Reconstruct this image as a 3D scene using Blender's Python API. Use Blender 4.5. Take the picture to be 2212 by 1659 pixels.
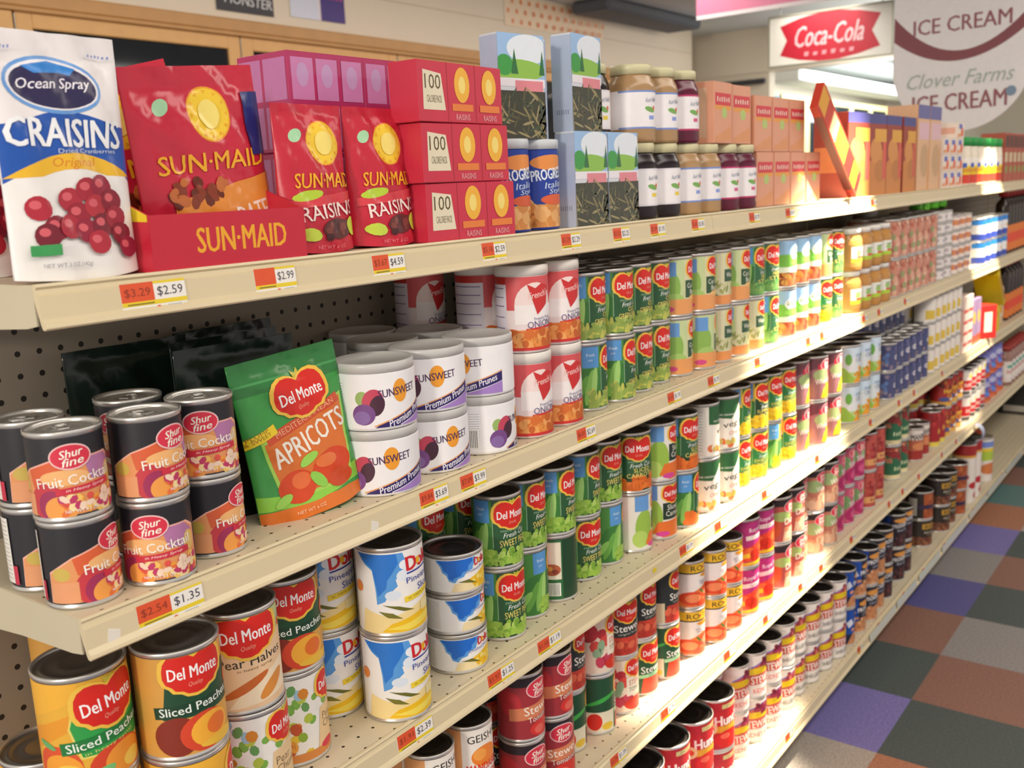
import bpy, math, random
from mathutils import Vector, Matrix
from mathutils.geometry import tessellate_polygon
PI = math.pi
for o in list(bpy.data.objects): bpy.data.objects.remove(o)
SC = bpy.context.scene
COL = SC.collection

# ------------------------------------------------------------------ camera, world, light, exposure
cam = bpy.data.cameras.new('camera'); camo = bpy.data.objects.new('camera', cam); COL.objects.link(camo)
FW = Vector((0.78337, 0.59063, -0.19361)); UP = Vector((0.181685, 0.080296, 0.980073)); RT = FW.cross(UP)
camo.matrix_world = Matrix(((RT.x, UP.x, -FW.x, 0), (RT.y, UP.y, -FW.y, -.8), (RT.z, UP.z, -FW.z, 1.415), (0, 0, 0, 1)))
cam.sensor_width = 36; cam.lens = 36 * 2142.2 / 2212; cam.clip_start = .02
cam.dof.use_dof = True; cam.dof.focus_distance = 1.2; cam.dof.aperture_fstop = 7.5
SC.camera = camo
SC.view_settings.view_transform = 'Standard'; SC.view_settings.look = 'None'
SC.view_settings.gamma = 1; SC.view_settings.use_curve_mapping = False
SC.view_settings.exposure = 0.0
W = bpy.data.worlds.new('world'); SC.world = W; W.use_nodes = True
W.node_tree.nodes['Background'].inputs[0].default_value = (1.0, .93, .86, 1)
W.node_tree.nodes['Background'].inputs[1].default_value = .72
SC.cycles.max_bounces = 6
SC.cycles.sample_clamp_indirect = 4

def light(name, kind, loc, tgt, energy, col, **k):
    l = bpy.data.lights.new(name, kind); l.energy = energy; l.color = col
    for a, v in k.items(): setattr(l, a, v)
    o = bpy.data.objects.new(name, l); COL.objects.link(o); o.location = loc
    o.rotation_euler = (Vector(tgt) - Vector(loc)).to_track_quat('-Z', 'Y').to_euler()
    return o
WARM = (1, .92, .83)
light('aisle_ceiling_light', 'AREA', (2.2, -1.3, 2.55), (2.2, -.9, 0), 60, WARM, shape='RECTANGLE', size=7, size_y=.5)
light('cooler_aisle_light', 'AREA', (4.5, 1.7, 2.55), (4.5, 1.9, 0), 75, WARM, shape='RECTANGLE', size=8, size_y=.5)
light('shopfront_window_light', 'AREA', (-3.6, -1.05, 2.15), (.8, 0, .8), 80, (1, .93, .82), shape='RECTANGLE', size=.45, size_y=.45)
light('spotlight_near', 'SPOT', (2.95, -.56, 2.52), (2.12, .03, .80), 1500, (1, .88, .68), spot_size=math.radians(20.5), spot_blend=.45, shadow_soft_size=.03).scale = (1.5, 1, 1)
light('spotlight_far', 'SPOT', (4.3, -.6, 2.5), (4.06, .03, 1.08), 560, (1, .88, .68), spot_size=math.radians(17), spot_blend=.35, shadow_soft_size=.03)
light('far_ceiling_fill', 'AREA', (9.8, 1.0, 1.9), (9.8, 1.0, 3), 120, (.95, .98, 1), shape='RECTANGLE', size=4, size_y=1.2)  # added fill to brighten the far ceiling; no lamp is seen there

# ------------------------------------------------------------------ materials
def lin(h):
    h = h.lstrip('#')
    if len(h) == 3: h = ''.join(c * 2 for c in h)
    c = [int(h[i:i + 2], 16) / 255 for i in (0, 2, 4)]
    return [x / 12.92 if x <= .04045 else ((x + .055) / 1.055) ** 2.4 for x in c]
MATS = {}
def mat(h, rough=.42, metal=0, vary=.05, scale=60, spec=.5, alpha=None, trans=0, emit=0, bump=0):
    k = (h, rough, metal, vary, scale, spec, alpha, trans, emit, bump)
    if k in MATS: return MATS[k]
    m = bpy.data.materials.new('m_' + h); m.use_nodes = True; t = m.node_tree; N = t.nodes; L = t.links
    b = N['Principled BSDF']; c = lin(h)
    b.inputs['Roughness'].default_value = rough; b.inputs['Metallic'].default_value = metal
    b.inputs['Specular IOR Level'].default_value = spec
    b.inputs['Transmission Weight'].default_value = trans
    if alpha is not None: b.inputs['Alpha'].default_value = alpha
    tc = N.new('ShaderNodeTexCoord'); n = N.new('ShaderNodeTexNoise'); n.inputs['Scale'].default_value = scale
    L.new(tc.outputs['Object'], n.inputs['Vector'])
    mx = N.new('ShaderNodeMix'); mx.data_type = 'RGBA'
    mx.inputs[6].default_value = [min(1, x * (1 + vary)) for x in c] + [1]
    mx.inputs[7].default_value = [x * (1 - vary) for x in c] + [1]
    L.new(n.outputs['Fac'], mx.inputs[0]); L.new(mx.outputs[2], b.inputs['Base Color'])
    if bump:
        bp = N.new('ShaderNodeBump'); bp.inputs['Strength'].default_value = bump; bp.inputs['Distance'].default_value = .002
        L.new(n.outputs['Fac'], bp.inputs['Height']); L.new(bp.outputs[0], b.inputs['Normal'])
    if emit:
        L.new(mx.outputs[2], b.inputs['Emission Color']); b.inputs['Emission Strength'].default_value = emit
    MATS[k] = m; return m
def holes(h, plane, pitch, rad, stagger=False, rough=.5, lim=None):
    """painted metal or board with a regular lattice of small holes drawn as dark dots"""
    m = bpy.data.materials.new('m_hole_dots'); m.use_nodes = True; t = m.node_tree; N = t.nodes; L = t.links
    b = N['Principled BSDF']; b.inputs['Roughness'].default_value = rough
    g = N.new('ShaderNodeNewGeometry'); s = N.new('ShaderNodeSeparateXYZ'); L.new(g.outputs['Position'], s.inputs[0])
    def M(op, a, bb=None, c=None):
        n = N.new('ShaderNodeMath'); n.operation = op
        for i, v in enumerate((a, bb, c)):
            if v is None: continue
            if isinstance(v, (int, float)): n.inputs[i].default_value = v
            else: L.new(v, n.inputs[i])
        return n.outputs[0]
    X = s.outputs['X']; Y = s.outputs['Y' if plane == 'xy' else 'Z']
    y = M('DIVIDE', Y, pitch); row = M('FLOOR', y); x = M('DIVIDE', X, pitch)
    if stagger: x = M('ADD', x, M('MULTIPLY', M('PINGPONG', row, 1), .5))
    fx = M('SUBTRACT', M('FRACT', x), .5); fy = M('SUBTRACT', M('FRACT', y), .5)
    d = M('SQRT', M('ADD', M('MULTIPLY', fx, fx), M('MULTIPLY', fy, fy)))
    k = M('LESS_THAN', d, rad / pitch)
    if lim: k = M('MULTIPLY', k, M('MULTIPLY', M('GREATER_THAN', Y, lim[0]), M('LESS_THAN', Y, lim[1])))
    c = lin(h); n = N.new('ShaderNodeTexNoise'); n.inputs['Scale'].default_value = 25
    L.new(g.outputs['Position'], n.inputs['Vector'])
    a = N.new('ShaderNodeMix'); a.data_type = 'RGBA'; L.new(n.outputs['Fac'], a.inputs[0])
    a.inputs[6].default_value = c + [1]; a.inputs[7].default_value = [v * .93 for v in c] + [1]
    mx = N.new('ShaderNodeMix'); mx.data_type = 'RGBA'; L.new(k, mx.inputs[0]); L.new(a.outputs[2], mx.inputs[6])
    mx.inputs[7].default_value = (.02, .015, .012, 1); L.new(mx.outputs[2], b.inputs['Base Color'])  # near-black colour paints in the shade inside the holes
    return m

# ------------------------------------------------------------------ mesh helpers
def mesh_obj(name, verts, faces, mats, mi=None, parent=None, smooth=False, normals=None):
    me = bpy.data.meshes.new(name); me.from_pydata(verts, [], faces)
    for m in (mats if isinstance(mats, list) else [mats]): me.materials.append(m)
    if mi: me.polygons.foreach_set('material_index', mi)
    if smooth: me.polygons.foreach_set('use_smooth', [True] * len(faces))
    me.update()
    if normals: me.normals_split_custom_set_from_vertices(normals)
    o = bpy.data.objects.new(name, me); COL.objects.link(o)
    if parent: o.parent = parent
    return o
class MB:
    def __init__(s): s.v = []; s.f = []; s.m = []
    def box(s, x0, y0, z0, x1, y1, z1, m=0, M=None):
        i = len(s.v); p = [(x0, y0, z0), (x1, y0, z0), (x1, y1, z0), (x0, y1, z0), (x0, y0, z1), (x1, y0, z1), (x1, y1, z1), (x0, y1, z1)]
        if M: p = [tuple(M @ Vector(q)) for q in p]
        s.v += p
        for f in ((0, 3, 2, 1), (4, 5, 6, 7), (0, 1, 5, 4), (1, 2, 6, 5), (2, 3, 7, 6), (3, 0, 4, 7)):
            s.f.append(tuple(i + k for k in f)); s.m.append(m)
    def bev(s, x0, y0, z0, x1, y1, z1, b=.002, m=0):
        """box with chamfered edges"""
        i0 = len(s.v); P = {}
        for a in (0, 1):
            for c in (0, 1):
                for d in (0, 1):
                    for ax in range(3):
                        q = [(x0, x1)[a], (y0, y1)[c], (z0, z1)[d]]
                        for k in range(3):
                            if k != ax: q[k] += b * (1 - 2 * (a, c, d)[k])
                        P[(a, c, d, ax)] = len(s.v); s.v.append(tuple(q))
        def F(*k): s.f.append(k); s.m.append(m)
        for ax in range(3):
            o = [k for k in range(3) if k != ax]
            for sgn in (0, 1):
                q = []
                for e in ((0, 0), (1, 0), (1, 1), (0, 1)):
                    t = [0, 0, 0]; t[ax] = sgn; t[o[0]] = e[0]; t[o[1]] = e[1]; q.append(P[(t[0], t[1], t[2], ax)])
                F(*q)
            for e in ((0, 0), (1, 0), (1, 1), (0, 1)):
                t0 = [0, 0, 0]; t0[o[0]] = e[0]; t0[o[1]] = e[1]; t1 = list(t0); t1[ax] = 1
                F(P[(*t0, o[0])], P[(*t1, o[0])], P[(*t1, o[1])], P[(*t0, o[1])])
        for a in (0, 1):
            for c in (0, 1):
                for d in (0, 1): F(*[P[(a, c, d, ax)] for ax in range(3)])
    def lathe(s, prof, n=36, m=0, cap0=False, cap1=False, cx=0, cy=0):
        i = len(s.v)
        for r, z in prof:
            for k in range(n):
                a = 2 * PI * k / n; s.v.append((cx + r * math.sin(a), cy - r * math.cos(a), z))
        for j in range(len(prof) - 1):
            for k in range(n):
                k2 = (k + 1) % n
                s.f.append((i + j * n + k, i + j * n + k2, i + (j + 1) * n + k2, i + (j + 1) * n + k)); s.m.append(m)
        if cap0: s.f.append(tuple(i + k for k in reversed(range(n)))); s.m.append(m)
        if cap1: s.f.append(tuple(i + (len(prof) - 1) * n + k for k in range(n))); s.m.append(m)
    def prism(s, prof, x0, x1, m=0):
        """closed (y,z) outline swept along x"""
        i = len(s.v); n = len(prof)
        for x in (x0, x1): s.v += [(x, y, z) for y, z in prof]
        for k in range(n):
            s.f.append((i + k, i + (k + 1) % n, i + n + (k + 1) % n, i + n + k)); s.m.append(m)
        for off in (0, n):
            for t in tessellate_polygon([[Vector((0, y, z)) for y, z in prof]]): s.f.append(tuple(i + off + q for q in t)); s.m.append(m)
    def obj(s, name, mats, parent=None, smooth=False): return mesh_obj(name, s.v, s.f, mats, s.m if isinstance(mats, list) else None, parent, smooth)

TXT = {}
def text_polys(t, bold, shear):
    k = (t, bold, shear)
    if k not in TXT:
        c = bpy.data.curves.new('t', 'FONT'); c.body = t; c.resolution_u = 2; c.offset = bold; c.shear = shear
        o = bpy.data.objects.new('t', c); COL.objects.link(o)
        me = bpy.data.meshes.new_from_object(o, depsgraph=None)
        vs = [tuple(v.co[:2]) for v in me.vertices]
        ps = [[vs[i] for i in p.vertices] for p in me.polygons]
        bpy.data.objects.remove(o); bpy.data.curves.remove(c); bpy.data.meshes.remove(me)
        xs = [q[0] for q in vs]; ys = [q[1] for q in vs]
        x0, x1, y0, y1 = min(xs), max(xs), min(ys), max(ys)
        TXT[k] = ([[((x - (x0 + x1) / 2) / (x1 - x0), (y - (y0 + y1) / 2) / (y1 - y0)) for x, y in p] for p in ps], (x1 - x0) / (y1 - y0))
    return TXT[k]
# label art: lists of (kind, ..., colour); u runs to the right, v from 0 (bottom) to 1 (top)
def R(x0, y0, x1, y1, c): return [([[(x0, y0), (x1, y0), (x1, y1), (x0, y1)]], c)]
def P(pts, c):
    t = tessellate_polygon([[Vector((x, y, 0)) for x, y in pts]])
    return [([[pts[i] for i in q] for q in t], c)]
def Q(x, y, w, h, c, rot=0, sk=0):
    a = math.radians(rot); p = [(-w / 2, -h / 2), (w / 2, -h / 2), (w / 2, h / 2), (-w / 2, h / 2)]
    return [([[(x + (u + sk * v) * math.cos(a) - v * math.sin(a), y + (u + sk * v) * math.sin(a) + v * math.cos(a)) for u, v in p]], c)]
def E(cx, cy, rx, ry, c, n=22, rot=0):
    a = math.radians(rot); ca, sa = math.cos(a), math.sin(a)
    pts = [(rx * math.cos(2 * PI * k / n), ry * math.sin(2 * PI * k / n)) for k in range(n)]
    return [([[(cx + x * ca - y * sa, cy + x * sa + y * ca) for x, y in pts]], c)]
def T(t, cx, cy, h, c, w=None, rot=0, sh=0, b=.0):
    ps, asp = text_polys(t, 0, sh); w = w or h * asp; a = math.radians(rot); ca, sa = math.cos(a), math.sin(a)
    r = []
    for dx, dy in (((-1, -.5), (1, .5), (-1, .5), (1, -.5)) if b >= .03 else ((-1, 0), (1, 0)) if b else ((0, 0),)):
        dx *= b * h * .9; dy *= b * h * .6
        r.append(([[(cx + dx + x * w * ca - y * h * sa, cy + dy + x * w * sa + y * h * ca) for x, y in p] for p in ps], c))
    return r
def D(cx, cy, h, c, w=.4, rot=0, n=6):
    """small strokes for print too blurred to read"""
    a = math.radians(rot); return [([[(cx + (x + u) * math.cos(a), cy + (x + u) * math.sin(a) + v) for u, v in ((-w * .05, -h / 2), (w * .04, -h / 2), (w * .06, h * k), (-w * .04, h * k))] for x, k in ((w * (i / (n - 1) - .5), (.5, .3, .45)[i % 3]) for i in range(n))], c)]
def B(seed, n, x0, y0, x1, y1, r, cols, asp=1, m=8):
    rn = random.Random(seed); out = {c: [] for c in cols}
    for k in range(n):
        c = cols[k % len(cols)]; out[c] += E(rn.uniform(x0, x1), rn.uniform(y0, y1), r * rn.uniform(.7, 1.2) * asp, r * rn.uniform(.7, 1.2), c, m, rn.uniform(0, 180))[0][0]
    return [(out[c], c) for c in cols]
HEART = [(0, .25), (.08, .31), (.18, .35), (.3, .355), (.41, .3), (.48, .2), (.505, .08), (.505, -.04), (.46, -.14), (.37, -.19), (.32, -.255), (.21, -.275), (.13, -.33), (0, -.35)]
HEART = HEART + [(-x, y) for x, y in HEART[-2:0:-1]]
def DM(cx, cy, w, rot=0):
    a = math.radians(rot); f = lambda s: [(cx + s * w * (x * math.cos(a) - y * math.sin(a)), cy + s * w * (x * math.sin(a) + y * math.cos(a))) for x, y in HEART]
    return P([(cx - .05 * w, cy + .28 * w), (cx - .1 * w, cy + .42 * w), (cx, cy + .37 * w), (cx + .06 * w, cy + .46 * w), (cx + .08 * w, cy + .36 * w), (cx + .15 * w, cy + .38 * w), (cx + .06 * w, cy + .28 * w)], 'c8b83a') + P(f(1.14), 'f0c24a') + P(f(1), 'd8261c') + T('Del Monte', cx, cy + .02 * w, .2 * w, 'fff', .84 * w, rot, 0, .02) + T('Quality', cx, cy - .19 * w, .09 * w, 'f2a08a', .24 * w, rot, .3)
def SF(cx, cy, w):
    return E(cx, cy, w * .54, w * .36, 'f3c8c8', 26) + E(cx, cy, w * .5, w * .32, 'd9324a', 26) + T('Shur', cx + .02 * w, cy + .1 * w, .22 * w, 'ffe', .62 * w, 8, .3, .02) + T('fine', cx + .04 * w, cy - .13 * w, .22 * w, 'ffe', .56 * w, 8, .3, .02)

def cut(poly, ax, ts):
    """split a convex polygon at the sorted positions ts along axis ax"""
    lo = min(p[ax] for p in poly); hi = max(p[ax] for p in poly); out = []
    cs = [t for t in ts if lo + 1e-7 < t < hi - 1e-7]
    rest = poly
    for t in cs:
        a, b = [], []
        for i, p in enumerate(rest):
            q = rest[(i + 1) % len(rest)]
            (a if p[ax] <= t else b).append(p)
            if (p[ax] - t) * (q[ax] - t) < 0:
                k = (t - p[ax]) / (q[ax] - p[ax]); x = tuple(p[j] + k * (q[j] - p[j]) for j in (0, 1)); a.append(x); b.append(x)
            elif q[ax] == t and p[ax] > t: b.append(q)
            elif p[ax] == t and q[ax] > t: b.append(p)
        if len(a) > 2: out.append(a)
        rest = b
        if len(rest) < 3: break
    if len(rest) > 2: out.append(rest)
    return out
def art(name, prims, node, us, vs, parent, eps=.00004, rough=.42):
    """lay flat artwork on a surface given by node(i, j) -> (point, normal) over the grid us x vs"""
    nodes = {}
    def nd(i, j):
        if (i, j) not in nodes: nodes[(i, j)] = node(us[i], vs[j])
        return nodes[(i, j)]
    V, F, MI, NR, cols = [], [], [], [], []
    u0, u1, v0, v1 = us[0], us[-1], vs[0], vs[-1]
    import bisect
    for lay, (polys, c) in enumerate(prims):
        if c not in cols: cols.append(c)
        ci = cols.index(c); off = lay * eps; seen = {}
        for p in polys:
            p = [(min(max(x, u0), u1), min(max(y, v0), v1)) for x, y in p]
            if max(q[0] for q in p) - min(q[0] for q in p) < 1e-6 or max(q[1] for q in p) - min(q[1] for q in p) < 1e-6: continue
            for s in cut(p, 0, us):
                for g in (cut(s, 1, vs) if len(vs) > 2 else [s]):
                    mx = sum(q[0] for q in g) / len(g); my = sum(q[1] for q in g) / len(g)
                    i = min(max(bisect.bisect_right(us, mx) - 1, 0), len(us) - 2); j = min(max(bisect.bisect_right(vs, my) - 1, 0), len(vs) - 2)
                    a, b, c2, d = nd(i, j), nd(i + 1, j), nd(i + 1, j + 1), nd(i, j + 1)
                    loc = [((q[0] - us[i]) / (us[i + 1] - us[i]), (q[1] - vs[j]) / (vs[j + 1] - vs[j])) for q in g]
                    if len(vs) > 2:   # split along the cell diagonal so every piece is exactly planar
                        loc = [[(m_, y) for m_, y in h] for h in cut([(x - y, y) for x, y in loc], 0, [0.0])]
                        parts = [[(m_ + y, y) for m_, y in h] for h in loc]
                    else: parts = [loc]
                    for loc in parts:
                      idx = []
                      up = sum(x - y for x, y in loc) < 0
                      for x, y in loc:
                        key = (round(us[i] + x * (us[i + 1] - us[i]), 6), round(vs[j] + y * (vs[j + 1] - vs[j]), 6))
                        if key not in seen:
                            if len(vs) == 2: cf = ((1 - x) * (1 - y), x * (1 - y), x * y, (1 - x) * y)
                            elif up: cf = (1 - y, 0, x, y - x)
                            else: cf = (1 - x, x - y, y, 0)
                            pt = a[0] * cf[0] + b[0] * cf[1] + c2[0] * cf[2] + d[0] * cf[3]
                            nn = (a[1] * cf[0] + b[1] * cf[1] + c2[1] * cf[2] + d[1] * cf[3]).normalized()
                            seen[key] = len(V); V.append(tuple(pt + nn * off)); NR.append(tuple(nn))
                        k = seen[key]
                        if k not in idx: idx.append(k)
                      if len(idx) > 2: F.append(idx); MI.append(ci)
    # make every face look outwards
    for n_, f in enumerate(F):
        a, b = Vector(V[f[1]]) - Vector(V[f[0]]), Vector(V[f[2]]) - Vector(V[f[0]])
        if a.cross(b).dot(Vector(NR[f[0]])) < 0: F[n_] = f[::-1]
    return mesh_obj(name, V, F, [mat(c, rough) for c in cols], MI, parent, True, NR)
def lins(a, b, n): return [a + (b - a) * k / n for k in range(n + 1)]

def set_thing(o, label, cat, group=None, kind=None):
    if label: o['label'] = label
    if cat: o['category'] = cat
    if group: o['group'] = group
    if kind: o['kind'] = kind
    return o
def kids(o): return CH.get(o.data.name if o.data else o.name, [])
def dup(src, loc, rz, label, cat, group=None, rot=None):
    """the first copy of a kind is the prototype itself"""
    root = src['o']
    if src['used']:
        r = root.copy(); COL.objects.link(r)
        for ch in src['kids']:
            c = ch.copy(); COL.objects.link(c); c.parent = r
            for g in ch.children:
                d = g.copy(); COL.objects.link(d); d.parent = c
    else: r = root; src['used'] = True
    r.location = loc; r.rotation_euler = rot or (0, 0, math.radians(rz))
    return set_thing(r, label, cat, group)
def proto(root): return {'o': root, 'kids': list(root.children), 'used': False}

# ------------------------------------------------------------------ cans, jars, bottles, tubs, boxes and bags
NSEG = 40
def label_cyl(R0, z0, z1, prims, parent, name='label', paper='fff', rfun=None, rough=.42):
    H = z1 - z0; uc = PI * R0 / H; us = lins(-uc, uc, NSEG)
    def node(u, v):
        a = u * H / R0; return Vector((R0 * math.sin(a), -R0 * math.cos(a), z0 + v * H)), Vector((math.sin(a), -math.cos(a), 0))
    return art(name, R(-uc, 0, uc, 1, paper) + prims, node, us, [0, 1], parent, rough=rough)
def can(name, r, h, prims, paper='fff', lid='b9b4ac', plain=False):
    m = MB(); s = .0022
    m.lathe([(r - .004, .0012), (r - .0015, 0), (r, .0008), (r, .003), (r - .0012, .0045), (r - .0012, h - .0055), (r - .0002, h - .0045), (r, h - .001), (r - .0012, h), (r - .0028, h - .0012), (r - .003, h - .004)], NSEG, cap0=True)
    o = m.obj(name, mat('d6d3ce', .3, .8, .03), None, True)
    l = MB(); q = r - .003
    l.lathe([(q, h - .004), (q - .004, h - .0042), (q - .0055, h - .003), (q - .008, h - .003), (q - .0095, h - .0042), (q * .55, h - .0042), (q * .5, h - .0034), (q * .42, h - .0034), (q * .38, h - .0042), (.001, h - .0042)], NSEG, cap1=True)
    lo = l.obj('lid', mat(lid, .33, .85, .05), o, True)
    if name == 'fruit_cocktail_can':   # ring pull on the easy-open lid
        t = MB()
        for k in range(18):
            a0, a1 = 2 * PI * k / 18, 2 * PI * (k + 1) / 18; V = [(x_ * math.sin(a), .007 - y_ * math.cos(a), z_) for a in (a0, a1) for x_, y_, z_ in ((.0052, .0065, h - .0036), (.0078, .0092, h - .0036), (.0078, .0092, h - .0022), (.0052, .0065, h - .0022))]
            i = len(t.v); t.v += V
            for q in range(4): t.f.append((i + q, i + (q + 1) % 4, i + 4 + (q + 1) % 4, i + 4 + q)); t.m.append(0)
        t.bev(-.005, -.008, h - .0036, .005, .001, h - .0022, .0004); t.obj('ring_pull', mat('d8d6d2', .3, .8, .03), lo)
    label_cyl(r - .0008, .0048, h - .0062, prims, o, 'label', paper)
    return proto(o)

G1, G2, G3 = '2a5a36', '1c4429', '6fae46'
def nutri(x, w=.26, y0=.05, y1=.95, c='eee9e0'):
    return R(x, y0, x + w, y1, c) + [([R(x + .03, y, x + w - .03, y + .008, '')[0][0][0] for y in lins(y0 + .06, y1 - .06, 13)], '8a8580')]
def bars(x, y, w, h, n=10): return R(x, y, x + w, y + h, 'f4f2ee') + [([R(x + w * (k + .5) / (n + 1), y + .01, x + w * (k + .5) / (n + 1) + w * .04, y + h - .01, '')[0][0][0] for k in range(n)], '444')]
def dm_veg(t1, t2, cols, r, asp=1, top='2a5a36', side='4f8f3f', seed=1, t1c='f4e27a'):
    a = R(-.95, .0, -.3, 1, side) + P([(-.95, .0), (-.9, .3), (-.7, .62), (-.5, .66), (-.3, .6), (-.3, 0)], '3d7d38') + E(-.5, .34, .3, .07, '86bf5a', 16, 78) + E(-.42, .4, .28, .05, 'a4d476', 16, 84) + E(-.64, .3, .26, .06, '6aa848', 16, 66) + E(-.78, .24, .2, .06, '8fc862', 16, 50)
    a += R(-.62, .66, -.34, 1, '5a9bd8') + T('fresh', -.48, .87, .05, 'e6f0fa') + T('pick', -.48, .78, .04, 'e6f0fa')
    a += R(-.3, .26, .5, 1, top) + R(-.3, .28, -.29, .76, '9cc59a')
    a += R(-.5, .03, .5, .17, cols[0]) + B(seed, 72, -.5, .03, .5, .24, r, cols[1:] + cols[:1], asp)
    a += DM(.02, .76, .58) + T('MADE WITH', 0, .535, .035, '9fc3a0', .36) + T('Fresh Cut', .06, .475, .075, 'f2f6f0', .42, 4, .35)
    a += T(t1, .05, .355, .1, t1c, min(.5, .085 * len(t1)), 3) if not t2 else T(t1, .08, .385, .075, t1c, None, 3) + T(t2, .05, .29, .08, t1c, .52, 3)
    a += R(.56, 0, .62, 1, 'e8e2cc') + R(.62, .0, .96, 1, '2f6b3c') + R(.64, .34, .94, .96, 'ece3cf') + E(.79, .5, .14, .1, 'b5603c') + E(.75, .52, .05, .04, 'd8a04a') + E(.84, .47, .05, .04, '8a3a2a') + bars(.66, .06, .26, .22)
    return a
ART = {}
peachy = ['f0a03c', 'e8743a', 'f6c766', 'e2564a', 'f7dca0']
ART['fruit'] = (P([(-.95, .02), (-.93, .42), (-.6, .62), (-.24, .74), (.5, .74), (.66, .64), (.68, .02)], 'f4b8a8') + P([(-.94, .02), (-.92, .4), (-.6, .6), (-.24, .72), (.48, .72), (.64, .62), (.66, .02)], 'e69a62')
  + P([(-.6, .6), (-.24, .72), (.02, .7), (-.2, .4), (-.55, .38)], 'dc6238') + E(-.76, .4, .12, .09, 'd0b455') + P([(.12, .72), (.46, .72), (.6, .6), (.5, .38), (.2, .44)], 'b779a8') + E(.52, .46, .1, .14, 'e0bb6c')
  + E(-.36, .2, .24, .24, 'c93c46') + E(-.3, .15, .19, .2, 'a3305a') + E(-.2, .1, .2, .17, 'f3a24e') + E(-.12, .5, .3, .1, 'f2b878') + R(-.93, .02, -.55, .3, 'e8a070')
  + B(3, 60, -.2, .04, .62, .26, .055, peachy + ['c23a68', 'f6d8c0'], 1.1, 6)
  + T('Fruit Cocktail', .02, .47, .13, 'fff6ec', .98, 4, 0, .012) + Q(.12, .345, .72, .085, 'cf2f45', 4) + T('in Heavy Syrup', .13, .347, .045, 'fbe0d8', .5, 4, .3)
  + SF(-.02, .76, .46) + T('NET WT 8.5 OZ', .05, .07, .04, 'fff', .4) + nutri(-1.4, .3) + R(-1.1, .04, -1.02, .3, 'c52f48'))
ART['peaches'] = (P([(-.95, .55), (-.2, .85), (-.2, 1), (-.95, 1)], 'f2b53a') + P([(-.95, .2), (-.3, .55), (-.3, .7), (-.95, .45)], 'e89a2a') + P([(-.32, .56), (-.26, .78), (.5, .78), (.5, .26), (-.24, .26)], 'e9d36a') + P([(-.3, .57), (-.24, .76), (.5, .76), (.5, .28), (-.22, .28)], '2f9e4a')
  + E(-.46, .18, .24, .22, 'e0562c') + E(-.42, .15, .2, .17, 'f5a233') + E(-.36, .1, .15, .12, 'f9c94a') + E(.12, .14, .3, .2, 'd9482a') + E(.18, .15, .22, .16, 'f39a36') + E(.26, .1, .12, .08, 'f8cf58') + E(-.12, .06, .18, .06, '7cc47a', rot=20) + E(-.55, .4, .1, .03, '6ab06a', rot=-20)
  + Q(.02, .42, .86, .12, '1f7a3a', 7) + T('Sliced Peaches', .03, .422, .085, 'f4fbf2', .78, 7, 0, .015) + T('in heavy syrup', .05, .33, .035, 'd9e27a', .5, 7)
  + DM(.08, .74, .64, 7) + nutri(.62, .34))
ART['peaches_dark'] = (R(-.9, .0, .9, 1, 'd9a04a') + P([(-.32, .38), (-.26, .8), (.5, .8), (.5, .38)], '1d4a30') + Q(.02, .47, .84, .12, '183f2a', 3) + T('Sliced Peaches', .03, .475, .085, 'f4fbf2', .76, 3, 0, .015)
  + E(-.2, .2, .22, .2, '8a2f1e') + E(.08, .2, .26, .2, 'd9482a') + E(.14, .2, .22, .17, 'f6b23a') + E(.2, .22, .12, .1, 'e8742a') + E(.3, .06, .3, .05, 'f0c040') + E(.5, .6, .1, .1, 'd8663a') + DM(.02, .82, .6) + nutri(.7, .34))
ART['pears'] = (R(-.9, .75, .9, 1, 'b9c98a') + B(9, 26, -.8, .78, .8, .98, .06, ['8fb45a', 'd9523a', 'f0eadc', '7aa0c0', 'd8c86a']) + R(-.9, 0, .9, .74, 'edc9a0') + P([(-.3, .02), (-.05, .3), (.45, .45), (.5, .1)], 'f6e2c2') + E(.2, .2, .2, .07, 'e0913e', rot=35) + E(-.1, .25, .28, .05, 'c9682c', rot=25)
  + T('Pear Halves', 0, .53, .1, '33302a', .74, 3, 0, .01) + T('Northwest', .02, .63, .05, '44402f', .34, 3, .3) + T('in heavy syrup', .02, .44, .035, '8a6a44', .4, 3) + DM(-.04, .8, .66, 3) + nutri(.65, .3))
ART['pears_chunk'] = (R(-.9, 0, -.1, 1, 'f4f1ea') + B(11, 36, -.75, .4, .2, .96, .06, ['7fb24c', 'b8c94a', '9fc3d8', 'd98a2e', '6aa05a']) + B(12, 20, -.75, .06, .1, .42, .07, ['e6c23a', 'c2542e', '8fae3c', 'eba440', 'd87a2e'])
  + P([(-.1, 0), (-.02, .56), (.5, .62), (.5, 0)], 'eccb9a') + T('Pear', .12, .44, .09, '7a6648') + T('Chunks', .2, .34, .09, '7a6648') + R(-.5, .0, .5, .1, 'd98a44') + E(.08, .1, .12, .05, 'd9324a') + DM(.2, .8, .5) + nutri(-1.1, .25) + bars(-.82, .06, .12, .3, 6))
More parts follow.
